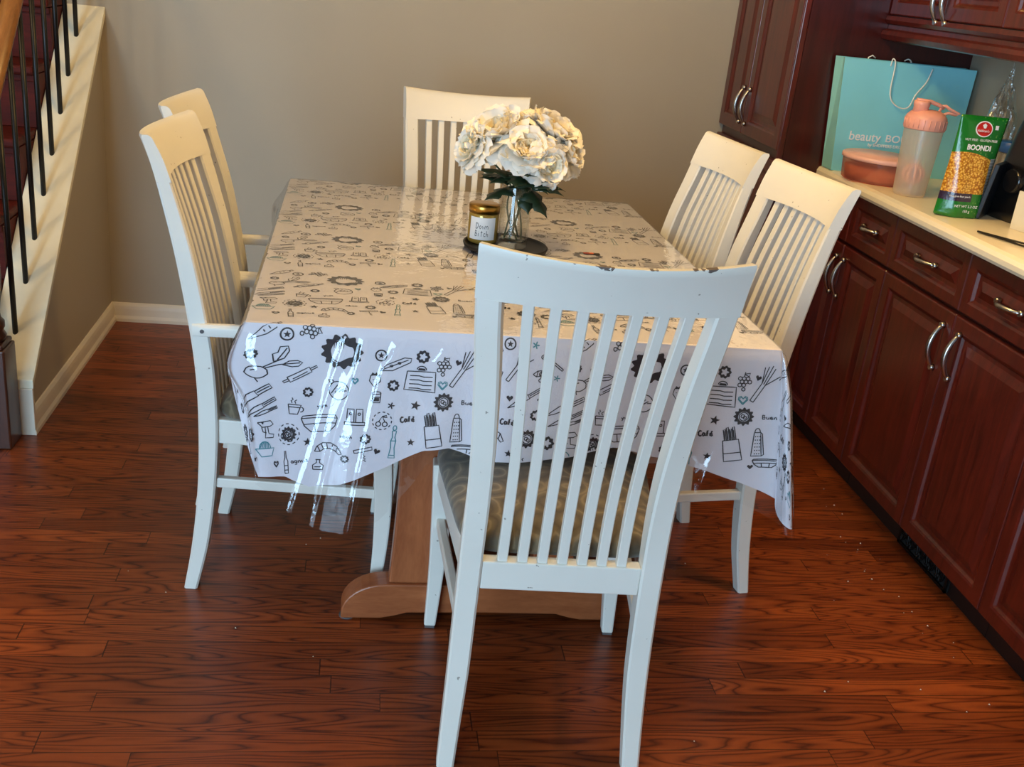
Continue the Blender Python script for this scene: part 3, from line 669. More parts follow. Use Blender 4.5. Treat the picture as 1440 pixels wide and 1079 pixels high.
IT = [item(D_cabbage,620,255,88), item(D_dotstar,378,187,27), item(D_turnip,335,325,112,0,DARK,88), item(D_croissant,112,335,50,.6), item(D_knife,232,478,100,-.42,DARK,130), item(D_knife,245,535,95,-.42,DARK,100), item(D_knife,272,555,65,-.3,DARK,70),
      item(D_board,980,380,72,.05,DARK,58), item(D_kblock,1050,622,68,-.18,DARK,92), item(D_grater,1162,618,42,0,DARK,72), item(D_juicer,250,740,52,0,TEAL,44), item(D_mill,872,690,60,.06,TEAL,88),
      item(D_carrot,295,172,56), item(D_grapes,478,165,48,1.2), item(D_dotstar,795,264,26), item(D_bread,865,307,72,0,DARK,48), item(D_roset,985,262,30), item(D_grapes,1080,303,46), item(D_heart,1148,284,16,.3),
      item(D_leek,1190,310,80,0,DARK,95), item(D_spoon,152,258,58,0,DARK,48), item(D_roset,268,282,22), item(D_flower,177,335,17,0,TEAL), item(D_pin,440,372,82,-.52), item(D_strawb,772,378,38,.2), item(D_roset,857,405,26),
      item(D_hearto,1083,396,24,0,TEAL), item(D_wreath,1093,478,42), item(D_star,965,502,25,.2), item(D_jar,783,462,33), item(D_flower,852,503,18), item(D_word('Buen'),1215,483,24,0,DARK,22), item(D_word("Cafe'"),933,574,22,-.1,DARK,28,1.7),
      item(D_cup,415,530,42,.15), item(D_roset,475,457,23), item(D_radish,612,440,55), item(D_word('yum'),540,522,20,-.2), item(D_bowl,532,612,82,-.08,DARK,78), item(D_shakers,690,558,46,0,DARK,46), item(D_cherry,815,578,38),
      item(D_mixer,265,640,46), item(D_wreath,390,668,36), item(D_cherry,388,668,46,.3), item(D_star,480,706,22), item(D_croissant,575,738,62,0,DARK,52), item(D_roset,743,670,25), item(D_cork,735,750,44), item(D_star,183,786,17),
      item(D_hearto,312,820,18), item(D_bottle,378,812,26,-.1,DARK,58), item(D_word('agnus'),446,803,22,-.15), item(D_flask,530,822,32), item(D_roset,652,776,19), item(D_heart,798,735,17,.4), item(D_star,955,690,20), item(D_word('mbon'),655,662,18),
      item(D_roset,165,665,34), item(D_hearto,683,388,16,0,TEAL), item(D_bowl,1205,722,58,0,DARK,40), item(D_heart,1140,740,14),
      # the part of the repeat the near chair hides
      item(D_bottle,1330,400,34,.25,DARK,90), item(D_word("Cafe'"),1400,560,22,0,DARK,28,1.7), item(D_wreath,1500,640,44), item(D_leek,1440,280,70,0,DARK,80), item(D_croissant,1330,640,60), item(D_heart,1400,440,17), item(D_roset,1290,540,24),
      item(D_knife,1470,440,90,-.5,DARK,110), item(D_jar,1330,760,40), item(D_star,1420,720,20), item(D_carrot,1300,250,50), item(D_mill,1545,760,46,0,DARK,80), item(D_roset,1530,520,26), item(D_cup,1490,770,36), item(D_dotstar,1380,180,26), item(D_grapes,1555,330,44), item(D_flower,1500,180,18,0,TEAL), item(D_word('mera'),1560,440,18)]
PU, PV = .605, .348
U0, V0 = .89, 2.172           # tile position of the doodle drawn at (620,255)
def to_uv(px, py): return U0+.012-TC.x + (px-620)*PX, V0 + (py-255)*PX
VOFF = 2.126-HY  # v of the table-centre frame: v = HY + drop beyond the near edge
def sheet_point(u, v):
    """u right, v towards the camera (table frame, metres on the unrolled cloth) -> point, normal"""
    def P(u, v):
        cx = max(-HX, min(HX, u)); cv = max(-HY, min(HY, v)); eu, ev = u-cx, v-cv
        d = math.hypot(eu, ev)
        if d < 1e-6: return Vector((u, -v, TZ+.002)), 0, 9
        if abs(eu) < 1e-9: th = -PI/2 if ev > 0 else PI/2
        elif abs(ev) < 1e-9: th = 0 if eu > 0 else PI
        else:
            th = math.atan2(-ev, eu)
            if th < 0 and eu < 0: th += 2*PI
        if th < -PI/2-1e-9: th += 2*PI
        return skirt(cx, -cv, th, d), d, hem(cx, -cv, th)
    p, d, h = P(u, v)
    if d > h-.0015: return None
    a = P(u+.002, v)[0]; c = P(u, v+.002)[0]
    n = (a-p).cross(c-p)
    if n.length < 1e-9: n = Vector((0,0,-1))
    n.normalize(); n = -n
    return p, n
def doodles(b):
    LW = .00100
    for (fn, cx, cy, s, a, col, sy, lw) in IT:
        st, fl = fn if isinstance(fn, tuple) else fn()
        S1 = s*PX; S2 = (sy or s)*PX; ca, sa = math.cos(a), math.sin(a)
        u0, v0 = to_uv(cx, cy); v0 = v0-2.126+HY
        def tr(p): x, y = p[0]*S1, p[1]*S2; return (x*ca-y*sa, x*sa+y*ca)
        for iu in range(-3, 3):
            for iv in range(-6, 2):
                U = u0+iu*PU; V = v0+iv*PV
                if not (-HX-.12 < U < HX+.42 and -HY-.15 < V < HY+.42): continue
                mi = 1+col
                for l in st:
                    q = [tr(p) for p in l]; r = []
                    for (x0, y0), (x1, y1) in zip(q, q[1:]):
                        L = math.hypot(x1-x0, y1-y0); m = max(1, int(L/.008))
                        for k in range(m): r.append((x0+(x1-x0)*k/m, y0+(y1-y0)*k/m))
                    r.append(q[-1]); prev = None; w = LW*lw
                    for k, (x, y) in enumerate(r):
                        x2, y2 = r[min(k+1, len(r)-1)]; x1, y1 = r[max(k-1, 0)]
                        dx, dy = x2-x1, y2-y1; L = math.hypot(dx, dy) or 1; nx, ny = -dy/L*w, dx/L*w
                        A = sheet_point(U+x+nx, V+y+ny); B = sheet_point(U+x-nx, V+y-ny)
                        if A is None or B is None: prev = None; continue
                        i = len(b.v); b.v += [tuple(A[0]+A[1]*.0007), tuple(B[0]+B[1]*.0007)]
                        if prev is not None: b.f.append([prev, prev+1, i+1, i]); b.m.append(mi); b.sm.append(False)
                        prev = i
                for l in fl:
                    if l[0] == 'ring':
                        prev = None
                        for (ox, oy, ix, iy) in l[1]:
                            p1 = tr((ox, oy)); p2 = tr((ix, iy)); A = sheet_point(U+p1[0], V+p1[1]); B = sheet_point(U+p2[0], V+p2[1])
                            if A is None or B is None: prev = None; continue
                            i = len(b.v); b.v += [tuple(A[0]+A[1]*.0009), tuple(B[0]+B[1]*.0009)]
                            if prev is not None: b.f.append([prev, prev+1, i+1, i]); b.m.append(mi); b.sm.append(False)
                            prev = i
                    else:
                        pts = [tr(p) for p in l]; mx = sum(p[0] for p in pts)/len(pts); my = sum(p[1] for p in pts)/len(pts)
                        Q = [sheet_point(U+x, V+y) for x, y in pts+[(mx, my)]]
                        if any(q is None for q in Q): continue
                        i = len(b.v); b.v += [tuple(q[0]+q[1]*.0009) for q in Q]; n = len(pts)
                        for k in range(n): b.f.append([i+k, i+(k+1)%n, i+n]); b.m.append(mi); b.sm.append(False)
def cloth_mat():
    t = NT('white_printed_cotton'); co = t.co(); n = t.noise(co, 9, 3)
    t.base(t.mix(n, lin((222,219,228)), lin((234,231,239)))); t.p(Roughness=.7)
    t.bump(t.noise(co, 28, 3), .25, .004); return t.mat
b = sheet(False); doodles(b)
M_ink = simple('black_ink', (46,44,50), .7); M_tink = simple('teal_ink', (72,140,152), .7)
tc = b.build('tablecloth', [cloth_mat(), M_ink, M_tink], None, loc=TC); tc.rotation_euler.z = ROT
tag(tc, 'white tablecloth printed with black and teal kitchen doodles, draped over the table', 'tablecloth')
M_vinyl = clear('clear_vinyl', 1.5, .06, (.985,.985,.985), 1.7, .14, 22, .01)
b = sheet(True); vn = b.build('vinyl_table_cover', M_vinyl, None, loc=TC); vn.rotation_euler.z = ROT
tag(vn, 'clear glossy plastic sheet lying over the printed tablecloth with creased hanging edge', 'table cover')
TOPZ = TZ + .0055
b = MB(); b.box(-.012,.004,-.006,.008,0,.0004,0); b.box(.003,.014,-.004,.006,.0004,.0008,1); b.box(.012,.03,-.007,.007,0,.0004,2)
st = b.build('sticker', [simple('red_sticker', (150,60,36), .5), simple('orange_sticker', (230,110,50), .5), simple('dark_sticker', (70,62,48), .5)], None, loc=(1.51,-1.447,TOPZ+.0003))
tag(st, 'tiny orange and dark sticker on the table top right of the vase', 'sticker')

# ------------------------------------------------------------------ centrepiece
TR = Vector((1.293,-1.462,TOPZ+.0005))
b = MB(); b.lathe([(.096,0),(.104,.004),(.107,.012),(.1045,.0145),(.101,.011),(.094,.007),(.001,.0065)], n=48)
tag(b.build('tray', simple('black_lacquer', (14,12,11), .5), None, loc=TR), 'round black tray under the candle and the flower vase', 'tray')
TY = TR.z+.0075
cd = thing('candle_jar', 'gold-lidded candle jar with a white label, on the black tray', 'candle', (1.236,-1.43,TY))
M_amber = simple('gold_amber_glass', (176,142,66), .12, .35)
b = MB(); b.lathe([(.034,0),(.037,.003),(.0375,.008),(.0375,.072),(.0355,.076)], n=40); b.build('jar', M_amber, cd)
b = MB(); b.lathe([(.0365,.0765),(.039,.0765),(.0392,.0935),(.0375,.0965),(.001,.0965)], n=40); b.build('lid', simple('brushed_gold', (196,150,70), .28, 1.0), cd)
b = MB(); rg = []

for k in range(21):
    a = -PI/2 - .15 + (k-10)/10*.92
    rg.append([(.0381*math.cos(a), .0381*math.sin(a), .012), (.0381*math.cos(a), .0381*math.sin(a), .068)])
b.rings(rg, 0, True, False, False); lb = b.build('label', simple('white_paper', (235,232,230), .6), cd)
def jar_word(w, z0, hgt, wid):
    b = MB(); st = []
    x = 0
    GL = dict(LET); GL.update({'D':[[(.15,0),(.1,1)],[(.1,.05),(.6,.1),(.8,.5),(.5,.95),(.05,1)]], 'w':[[(.05,.45),(.2,1),(.4,.6),(.6,1),(.85,.4)]], 't':[[(.4,.05),(.3,1)],[(.1,.35),(.7,.3)]], 'c':[[(.7,.5),(.3,.42),(.1,.75),(.4,1),(.75,.85)]], 'h':[[(.15,0),(.1,1),(.3,.5),(.6,.55),(.65,1)]]})
    for ch in w:
        for l in GL[ch]: st.append([(x+p[0]*.8, p[1]) for p in l])
        x += .8
    for l in st:
        prev = None
        for k, (px, py) in enumerate(l):
            q = l[min(k+1,len(l)-1)]; q0 = l[max(k-1,0)]; dx, dy = q[0]-q0[0], q[1]-q0[1]; L = math.hypot(dx,dy) or 1
            nx, ny = -dy/L*.062, dx/L*.062; r = []
            for s in (-1, 1):
                X = (px+s*nx)/x*wid-wid/2; Z = z0-(py+s*ny)*hgt; a = -PI/2-.15+X/.0381
                r.append((.0384*math.cos(a), .0384*math.sin(a), Z))
            i = len(b.v); b.v += r
            if prev is not None: b.f.append([prev,prev+1,i+1,i]); b.m.append(0); b.sm.append(False)
            prev = i
    b.build('lettering', M_ink, lb)
jar_word('Down', .055, .015, .034); jar_word('Bitch', .036, .015, .036)
vs_ = thing('glass_vase', 'clear glass cylinder vase holding the white flowers', 'vase', (1.309,-1.455,TY))
b = MB(); b.lathe([(.036,0),(.0385,.004),(.0392,.012),(.0385,.06),(.0385,.152),(.0375,.1545),(.0355,.152),(.0355,.06),(.0345,.018),(.001,.015)], n=48)
fixn(b.build('glass_body', clear('clear_glass', 1.5, .02, (.95,.96,.95), 1.1, 0, 12, .03), vs_))
b = MB(); b.lathe([(.0345,.0152),(.0345,.018),(.001,.018)], n=40); fixn(b.build('glass_bottom', glass('thick_glass', 0), vs_))
M_petal = None
def petal_mat():
    t = NT('ivory_petal'); co = t.co(); n = t.noise(co, 14, 3)
    x, y, z = t.sep(co); r = t.m('SQRT', t.m('ADD', t.m('MULTIPLY', x, x), t.m('MULTIPLY', y, y)))
    c = t.mix(n, lin((252,248,238)), lin((254,251,246)))
    c = t.mix(t.m('MULTIPLY', t.m('SUBTRACT', 1., t.m('MINIMUM', t.m('MULTIPLY', r, 26.), 1.)), .8), c, lin((248,222,140)))
    t.base(c); t.p(Roughness=.65); t.b.inputs['Subsurface Weight'].default_value = .0
    # thin silk lets light through
    tl = t.n('ShaderNodeBsdfTranslucent'); tl.inputs[0].default_value = (*lin((246,232,190)),1); mx = t.n('ShaderNodeMixShader'); mx.inputs[0].default_value = .22
    t.link(t.b.outputs[0], mx.inputs[1]); t.link(tl.outputs[0], mx.inputs[2]); t.link(mx.outputs[0], t.out.inputs[0])
    return t.mat
M_petal = petal_mat(); M_stem = simple('dark_green_stem', (58,74,48), .5); M_leaf = simple('dark_leaf', (34,52,30), .5, var=.25, sc=60)
def blossom(R, seed, core=True):
    r = random.Random(seed); b = MB()
    layers = [(5, .10, .42), (6, .30, .60), (7, .55, .78), (8, .88, .95), (8, 1.22, 1.06), (7, 1.55, 1.08)]
    for li, (n, open_, ln) in enumerate(layers):
        for k in range(n):
            az = 2*PI*(k+.5*(li%2))/n + r.uniform(-.2,.2); op = open_+r.uniform(-.1,.12); L = R*ln*r.uniform(.88,1.08); W = L*r.uniform(.46,.60)
            NU, NV = 8, 7; rg = []; ph = r.uniform(0,6); fr = r.uniform(5,8)
            for i in range(NU+1):
                t = i/NU; row = []
                bend = op*(.35+.85*t) ; s = L*t
                # centre line curves outward then curls inward near the tip
                rad = L*(math.sin(op)*t + .12*math.sin(PI*t)*(1-op/2)); hgt = L*(math.cos(op)*t) + .10*L*math.sin(PI*t*.8)*op
                if li >= 4: hgt -= .12*L*t*t
                w = W*(math.sin(PI*min(1,(t*.62+.10)))**.75)*(1 if t < .9 else 1-.25*(t-.9)/.1)
                for j in range(NV+1):
                    q = (j/NV-.5)*2
                    ruff = (.06*L*math.sin(fr*q+ph)*t*t + .03*L*math.sin(13*q+ph)*t**3)
                    cup = .35*w*q*q*(1-.4*t)
                    notch = -.06*L*abs(math.sin(5*q+ph))*(t**4)
                    x = rad + ruff*math.cos(op) - cup*math.cos(op)*.8 + notch*math.sin(op); z = hgt + cup*math.sin(op)*.6 - ruff*math.sin(op) + notch*math.cos(op); y = w*q
                    row.append((x*math.cos(az)-y*math.sin(az), x*math.sin(az)+y*math.cos(az), z - R*.45))
                rg.append(row)
            b.rings(rg, 0, True, False, False)
    return b
def leafmesh(b, p0, d, L, up=Vector((0,0,1))):
    d = d.normalized(); sd = d.cross(up).normalized(); nn = sd.cross(d)
    rg = []
    for i in range(13):
        t = i/12; w = L*.30*math.sin(PI*t**.8)*(1+.35*math.sin(t*19)) + .0005
        c = p0 + d*L*t + nn*(-.25*L*t*t)
        rg.append([tuple(c-sd*w - nn*w*.25), tuple(c), tuple(c+sd*w - nn*w*.25)])
    b.rings(rg, 0, True, False, False)
VB = Vector((1.309,-1.455,TY))
FL = [((1.240,-1.45,1.062),.090,(-.35,-.35,.9),'largest white peony, at the left top of the vase'), ((1.392,-1.42,1.070),.082,(.35,-.3,.9),'white peony at the right top of the bouquet'),
      ((1.315,-1.515,1.030),.070,(.05,-.65,.8),'white peony in the middle of the bouquet facing the camera'), ((1.438,-1.44,1.015),.062,(.8,-.45,.45),'white peony hanging out at the far right of the bouquet'),
      ((1.180,-1.47,1.012),.058,(-.85,-.3,.35),'small white peony at the far left of the bouquet'), ((1.372,-1.525,.992),.058,(.45,-.85,.15),'white peony drooping low at the right front of the bouquet'),
      ((1.312,-1.39,1.075),.066,(0,.1,1),'white peony at the back of the bouquet, top middle')]
for i, (c, R, ax, lab) in enumerate(FL):
    c = Vector(c); ax = Vector(ax).normalized(); fl = thing('artificial_peony', lab, 'flower', c, 0, 'white peonies in the vase')
    bl = blossom(R, 11+i).build('blossom', M_petal, fl)
    bl.rotation_mode = 'QUATERNION'; bl.rotation_quaternion = Vector((0,0,1)).rotation_difference(ax)
    a = 2*PI*i/7; foot = VB + Vector((.022*math.cos(a+2.5), .022*math.sin(a+2.5), .020)); neck = VB + Vector((.014*math.cos(a), .014*math.sin(a), .145))
    base = c - ax*R*.42
    pts = []
    for k in range(15):
        t = k/14; pts.append(tuple(foot*(1-t)**2 + (neck*2-(foot+base)*.5)*2*t*(1-t) + base*t*t - c))
    b = MB(); b.tube(pts, .0022, 6); b.build('stem', M_stem, fl)
    b = MB()
    rr = random.Random(50+i)
    q = VB + Vector((0,0,.162)) - c
    for k in range(3 if i < 6 else 1):
        aa = a*1.0 + k*2.6 + 2.2; dd = Vector((math.cos(aa), math.sin(aa)-.4, rr.uniform(-.1,.5)))
        if i == 0: dd = Vector((-.9+.5*k,-.35,.35-.3*k))
        if i == 1: dd = Vector((.95-.35*k,-.3,.05+.25*k))
        if i == 3: dd = Vector((.9-.2*k,-.5,-.05-.15*k))
        if i == 2: dd = Vector((.6-.8*k,-.6,.10-.1*k))
        leafmesh(b, q+Vector((rr.uniform(-.012,.012),rr.uniform(-.012,.0),rr.uniform(-.01,.03))), dd, rr.uniform(.085,.115))
    b.build('leaf', M_leaf, fl, solid=.0006)

# ------------------------------------------------------------------ cabinets
def raised_panel(b, x, y0, y1, z0, z1, fr=.05, depth=.02, M=0):
    """door slab facing -x, its front at x; frame, sunk channel and raised centre"""
    def q(o, dx): return [(x+dx, y0+o, z0+o), (x+dx, y1-o, z0+o), (x+dx, y1-o, z1-o), (x+dx, y0+o, z1-o)]
    L = [q(0,depth), q(0,.003), q(.003,0), q(fr-.012,0), q(fr-.006,.003), q(fr,.010), q(fr+.012,.010), q(fr+.034,.002)]
    L = [r for r in L]
    b.rings(L, M, False)
def handle(parent, x, y, z, ln, vertical=True, mat=None):
    b = MB(); n = 14; pts = []; rs = []
    for k in range(n+1):
        t = k/n; s = (t-.5)*ln; o = .004 + .024*math.sin(PI*t)**.8
        pts.append((x-o, y+(0 if vertical else s), z+(s if vertical else 0))); rs.append(.0048+.0032*math.sin(PI*t))
    b.tube(pts, rs, 8, flat=1.0)
    for s in (-.5, .5):
        b.tube([(x+.000, y+(0 if vertical else s*ln), z+(s*ln if vertical else 0)), (x-.011, y+(0 if vertical else s*ln), z+(s*ln if vertical else 0))], [.0095,.0075], 10)
    fixn(b.build('handle', M_nickel, parent))
def door(root, off, x, y0, y1, z0, z1, hy=None, hz=None, name='door', fr=.05, horiz=False, ln=.12, m=None):
    b = MB(); raised_panel(b, x-off[0], y0-off[1]+.0015, y1-off[1]-.0015, z0+.0015, z1-.0015, fr)
    d = fixn(b.build(name, m or M_cherry, root, bevel=.0015, seg=1))
    if hy is not None: handle(d, x-off[0]+(.0 if not horiz else .002), hy-off[1], hz, ln, not horiz)
    return d
CX = 2.468
def base_cab(label, y0, y1, splits, handles, drawers=True):
    off = (CX, (y0+y1)/2); r = thing('base_cabinet', label, 'cabinet', (off[0], off[1], 0), 0, 'dark cherry base cabinets under the counter')
    b = MB(); b.box(.021, XR-off[0]-.002, y0-off[1]+.001, y1-off[1]-.001, .072, .874); b.build('body', M_panel_glossy, r)
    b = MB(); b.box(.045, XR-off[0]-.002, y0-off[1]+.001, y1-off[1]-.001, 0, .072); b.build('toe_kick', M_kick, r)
    ys = [y0]+splits+[y1]
    for i in range(len(ys)-1):
        a, c = ys[i], ys[i+1]
        door(r, off, CX, a, c, .076, .706 if drawers else .868, handles[i], .602)
        if drawers: door(r, off, CX, a, c, .714, .868, (a+c)/2, .792, 'drawer', .042, True, .085 if c-a < .35 else .10)
    return r
base_cab('dark cherry base cabinet beside the tall cabinet, mostly behind the right-hand chairs', -1.18, -.651, [-.885], [-.912, -.858])
base_cab('dark cherry base cabinet with two drawers in the middle, over the black floor vent', -2.0, -1.18, [-1.588], [-1.63, -1.546])
base_cab('dark cherry base cabinet at the right edge of the photo, nearest the camera', -2.82, -2.0, [-2.41], [-2.45, -2.37])
# counter
b = MB(); rg = []
prof = [(2.905-.025,.876),(2.447,.876),(2.434,.879),(2.428,.888),(2.428,.900),(2.434,.910),(2.447,.915),(2.88,.915)]
b.rings([[(x if k == 0 else x, y, z) for x, z in prof] for k, y in enumerate((-2.83,-.651))], 0, False)
ct = fixn(b.build('countertop', M_counter, bevel=0)); tag(ct, 'cream laminate countertop with rounded edge over the base cabinets', 'countertop')
b = MB()
for k in range(0): pass
vx = CX+.039
b.box(vx, vx+.004, -1.815, -1.545, .008, .066, 0)
fr_ = [(-1.815,-1.545,.006,.014),(-1.815,-1.545,.060,.068),(-1.815,-1.805,.006,.068),(-1.555,-1.545,.006,.068)]
for y0, y1, z0, z1 in fr_: b.box(vx-.006, vx, y0, y1, z0, z1, 1)
for k in range(9):
    yc = -1.795+.027*k+.013
    b.tube([(vx-.003, yc-.012+.024*j/8, .016+.042*(.5+.5*math.sin(j/8*2*PI+k*PI))) for j in range(9)], .0028, 6, 1)
    b.tube([(vx-.003, yc+.010*math.cos(2*PI*j/10), .037+.014*math.sin(2*PI*j/10)) for j in range(11)], .0022, 6, 1)
tag(b.build('floor_vent', [simple('vent_dark', (6,5,5), .9), M_vent]), 'black ornate metal vent grille in the toe kick at the floor', 'vent')
# tall cabinet
PXF, PY0 = 2.28, -.65
off = (PXF, -.325); pc = thing('tall_cabinet', 'tall dark cherry pantry cabinet in the corner by the back wall', 'cabinet', (off[0], off[1], 0))
b = MB(); b.box(.021, XR-PXF-.002, PY0-off[1], -.002-off[1], .072, 2.3); b.build('body', M_panel_glossy, pc)
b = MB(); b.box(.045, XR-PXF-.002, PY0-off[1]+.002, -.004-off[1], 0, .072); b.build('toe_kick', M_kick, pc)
b = MB(); b.rings([[(.021-.021*1, PY0-off[1]+dy, z) for dy in (0,)]*1 for z in (0,1)], 0, False, False, False) if False else None
for y0, y1, hy, lab in ((PY0+.012,-.268,-.300,''),(-.268,-.004,-.238,'')):
    door(pc, off, PXF, y0, y1, .945, 2.28, hy, 1.045, 'upper_door', .055, m=M_cherry)
    door(pc, off, PXF, y0, y1, .08, .915, hy, .80, 'lower_door', .055, m=M_cherry)
b = MB(); b.box(-.0, .021, PY0-off[1], PY0-off[1]+.0115, .072, 2.3); b.build('corner_trim', M_cherry, pc, bevel=.003)
# wall cabinets
UX = 2.56
def upper(label, ys, hs, z0=1.402):
    y0, y1 = ys[0], ys[-1]; off = (UX, (y0+y1)/2)
    r = thing('wall_cabinet', label, 'cabinet', (off[0], off[1], z0), 0, 'dark cherry wall cabinets over the counter')
    b = MB(); b.box(.021, XR-off[0]-.002, y0-off[1]+.001, y1-off[1]-.001, 0, .78); b.build('body', M_cherry_d, r)
    for i in range(len(ys)-1):
        d = door(r, (off[0], off[1]), UX, ys[i], ys[i+1], 0, .77, hs[i], .055, 'door', .05)
    return r
upper('dark cherry wall cabinet beside the tall cabinet, above the teal bag', [-1.302,-.99,-.652], [-1.015,-.962])
upper('dark cherry wall cabinet at the top right corner of the photo', [-2.0,-1.65,-1.302], [-1.675,-1.62])
b = MB()
sec = [(2.585,1.401),(2.555,1.401),(2.552,1.388),(2.558,1.378),(2.566,1.374),(2.566,1.362),(2.550,1.356),(2.546,1.344),(2.552,1.330),(2.566,1.326),(2.585,1.326)]
b.rings([[(x, y, z) for x, z in sec] for y in (-2.0,-.652)], 0, False)
tag(fixn(b.build('light_rail', M_cherry)), 'moulded dark cherry rail along the bottom of the wall cabinets', 'moulding')

# ------------------------------------------------------------------ things on the counter
CZ = .9155
# gift bag
M_teal = simple('teal_bag_paper', (140,224,240), .35, var=.05, sc=10); M_wht = simple('white_print', (250,252,252), .5); M_cord = simple('white_cord', (245,244,238), .8)
M_teal2 = simple('pale_teal_gusset', (150,214,206), .4, var=.05, sc=10)
bg = thing('gift_bag', 'large teal paper shopping bag with white cord handles, against the tall cabinet', 'bag', (2.642,-.70,CZ))
b = MB(); x0, x1, y0, y1, H = -.205, .205, -.038, .038, .350
t0x0, t0x1 = -.235, .215
vs = [(x0,y0,0),(x1,y0,0),(x1,y1,0),(x0,y1,0),(t0x0,y0+.004,H),(t0x1,y0+.004,H),(t0x1,y1-.002,H),(t0x0,y1-.002,H)]
b.add(vs, [(0,3,2,1),(0,1,5,4),(2,3,7,6)], 0)
gx = .012   # gussets folded inwards a little
for (a, c, d, e, s) in ((3,0,4,7,1),(1,2,6,5,-1)):
    A, B, Cc, D = [Vector(vs[i]) for i in (a, c, d, e)]
    mb, mt = (A+B)/2, (Cc+D)/2 + Vector((s*gx,0,0)); mm = (mb*.72+mt*.28)
    b.add([A,B,Cc,D,mb,mt,mm], [(0,4,6),(0,6,5,3),(4,1,6),(1,2,5,6)], 1)
bag = b.build('paper_body', [M_teal, M_teal2], bg, solid=.0008)
text('lettering', 'beauty', .040, M_wht, bg, (-.170,-.0405,.102), (PI/2,0,0), sx=1.02, bold=.0004)
text('lettering', 'BOUTIQUE', .032, M_wht, bg, (-.045,-.0405,.104), (PI/2,0,0), sx=1.2, bold=.0005)
text('lettering', 'by SHOPPERS DRUG MART', .013, M_wht, bg, (-.10,-.0405,.086), (PI/2,0,0), sx=1.1, bold=.0004)
for yy, xs, dr in ((-.039, (-.075,.058), .15), (.040, (-.112,.012), 0)):
    b = MB(); xa, xb = xs; pts = []
    if dr:
        ctrl = [(xa-.004,.004,H-.012),(xa-.006,-.004,H+.010),(xa+.004,-.008,H-.005),(xa+.006,-.008,H-.08),(xa+.018,-.008,H-.115),(xa+.05,-.009,H-.135),(xa+.08,-.009,H-.13),(xa+.095,-.009,H-.09),(xb-.012,-.008,H-.05),(xb,-.006,H-.008)]
    else:
        ctrl = [(xa-.01,0,H-.02),(xa-.012,-.0015,H+.004),(xa,-.0015,H+.011),(xa+.012,-.0015,H+.004),(xb-.012,-.0015,H+.004),(xb,-.0015,H+.010),(xb+.012,-.0015,H+.002),(xb+.012,.0,H-.02)]
        b.tube([(x, yy+y-.0, z) for x, y, z in ctrl[:4]], .0022, 6); b.build('cord_handle', M_cord, bg); b = MB(); ctrl = ctrl[4:]
    b.tube(cr_path([(x, yy+y, z) for x, y, z in ctrl]), .0022, 6); b.build('cord_handle', M_cord, bg)
# round food tub
tubp = thing('food_container', 'round clear pink food container with pink lid, on the counter before the teal bag', 'container', (2.531,-.874,CZ))
def pink_clear():
    t = NT('pink_clear_plastic'); t.base(lin((226,140,120))); t.p(Roughness=.18); t.b.inputs['Transmission Weight'].default_value = .45; t.b.inputs['Alpha'].default_value = .9
    n = t.noise(t.co(), 20, 1); t.p(Roughness=t.m('ADD', .12, t.m('MULTIPLY', n, .1))); return t.mat
b = MB(); b.lathe([(.001,0),(.104,0),(.110,.004),(.116,.066)], n=48, caps=False); fixn(b.build('tub', film('pink_clear_plastic', (255,222,210), (244,160,140), .38), tubp))
b = MB(); b.lathe([(.117,.064),(.120,.066),(.120,.076),(.114,.080),(.09,.078),(.088,.081),(.001,.081)], n=48); b.build('lid', simple('pink_plastic_lid', (246,190,172), .35), tubp)
b = MB(); b.lathe([(.001,.005),(.100,.007),(.106,.040),(.09,.046),(.05,.043),(.001,.047)], n=32); fixn(b.build('food', simple('brown_food', (196,136,88), .8, var=.5, sc=90), tubp))
# shaker bottle
sh = thing('shaker_bottle', 'frosted shaker bottle with a salmon pink screw lid and mixing ball', 'bottle', (2.532,-1.085,CZ))
def frosted():
    t = NT('frosted_plastic'); t.base(lin((222,214,200))); t.b.inputs['Transmission Weight'].default_value = .45; t.b.inputs['Alpha'].default_value = .72
    n = t.noise(t.co(), 30, 1); t.p(Roughness=t.m('ADD', .3, t.m('MULTIPLY', n, .08))); return t.mat
b = MB(); b.lathe([(.001,0),(.040,0),(.045,.003),(.0462,.012),(.055,.190),(.055,.200)], n=40, caps=False); fixn(b.build('cup', film('frosted_plastic', (252,250,246), (248,240,226), .42, .3, .05), sh))
M_salmon = simple('salmon_plastic', (246,172,150), .35)
b = MB(); b.lathe([(.0575,.192),(.0585,.195),(.0585,.222),(.056,.229),(.048,.238),(.034,.246),(.001,.248)], n=40)
for k in range(24):
    a = 2*PI*k/24; b.tube([(.0583*math.cos(a),.0583*math.sin(a),.197),(.0583*math.cos(a),.0583*math.sin(a),.221)], .0016, 5)
ld = b.build('screw_lid', M_salmon, sh)
b = MB(); b.lathe([(.022,.236),(.021,.254),(.023,.258),(.023,.268),(.020,.271),(.001,.271)], -.024, 0, 0, 24); b.tube([(-.024-.018,0,.272),(.0,0,.270),(.03,0,.262),(.045,0,.255)], .0055, 8); b.build('spout_cap', M_salmon, ld)
b = MB(); b.tube([(.034,0,.240),(.038,0,.262),(.048,-.004,.262),(.060,-.006,.255),(.080,-.008,.247),(.092,-.008,.244),(.085,-.006,.240),(.060,-.004,.243),(.046,-.002,.236)], .0042, 8); b.build('carry_loop', M_salmon, ld)
b = MB()
for a in range(5):
    an = PI*a/5; b.tube([(.030*math.cos(t)*math.cos(an), .030*math.cos(t)*math.sin(an), .062+.026*math.sin(t)) for t in [2*PI*k/20 for k in range(21)]], .0045, 6)
b.build('mixing_ball', M_salmon, sh)
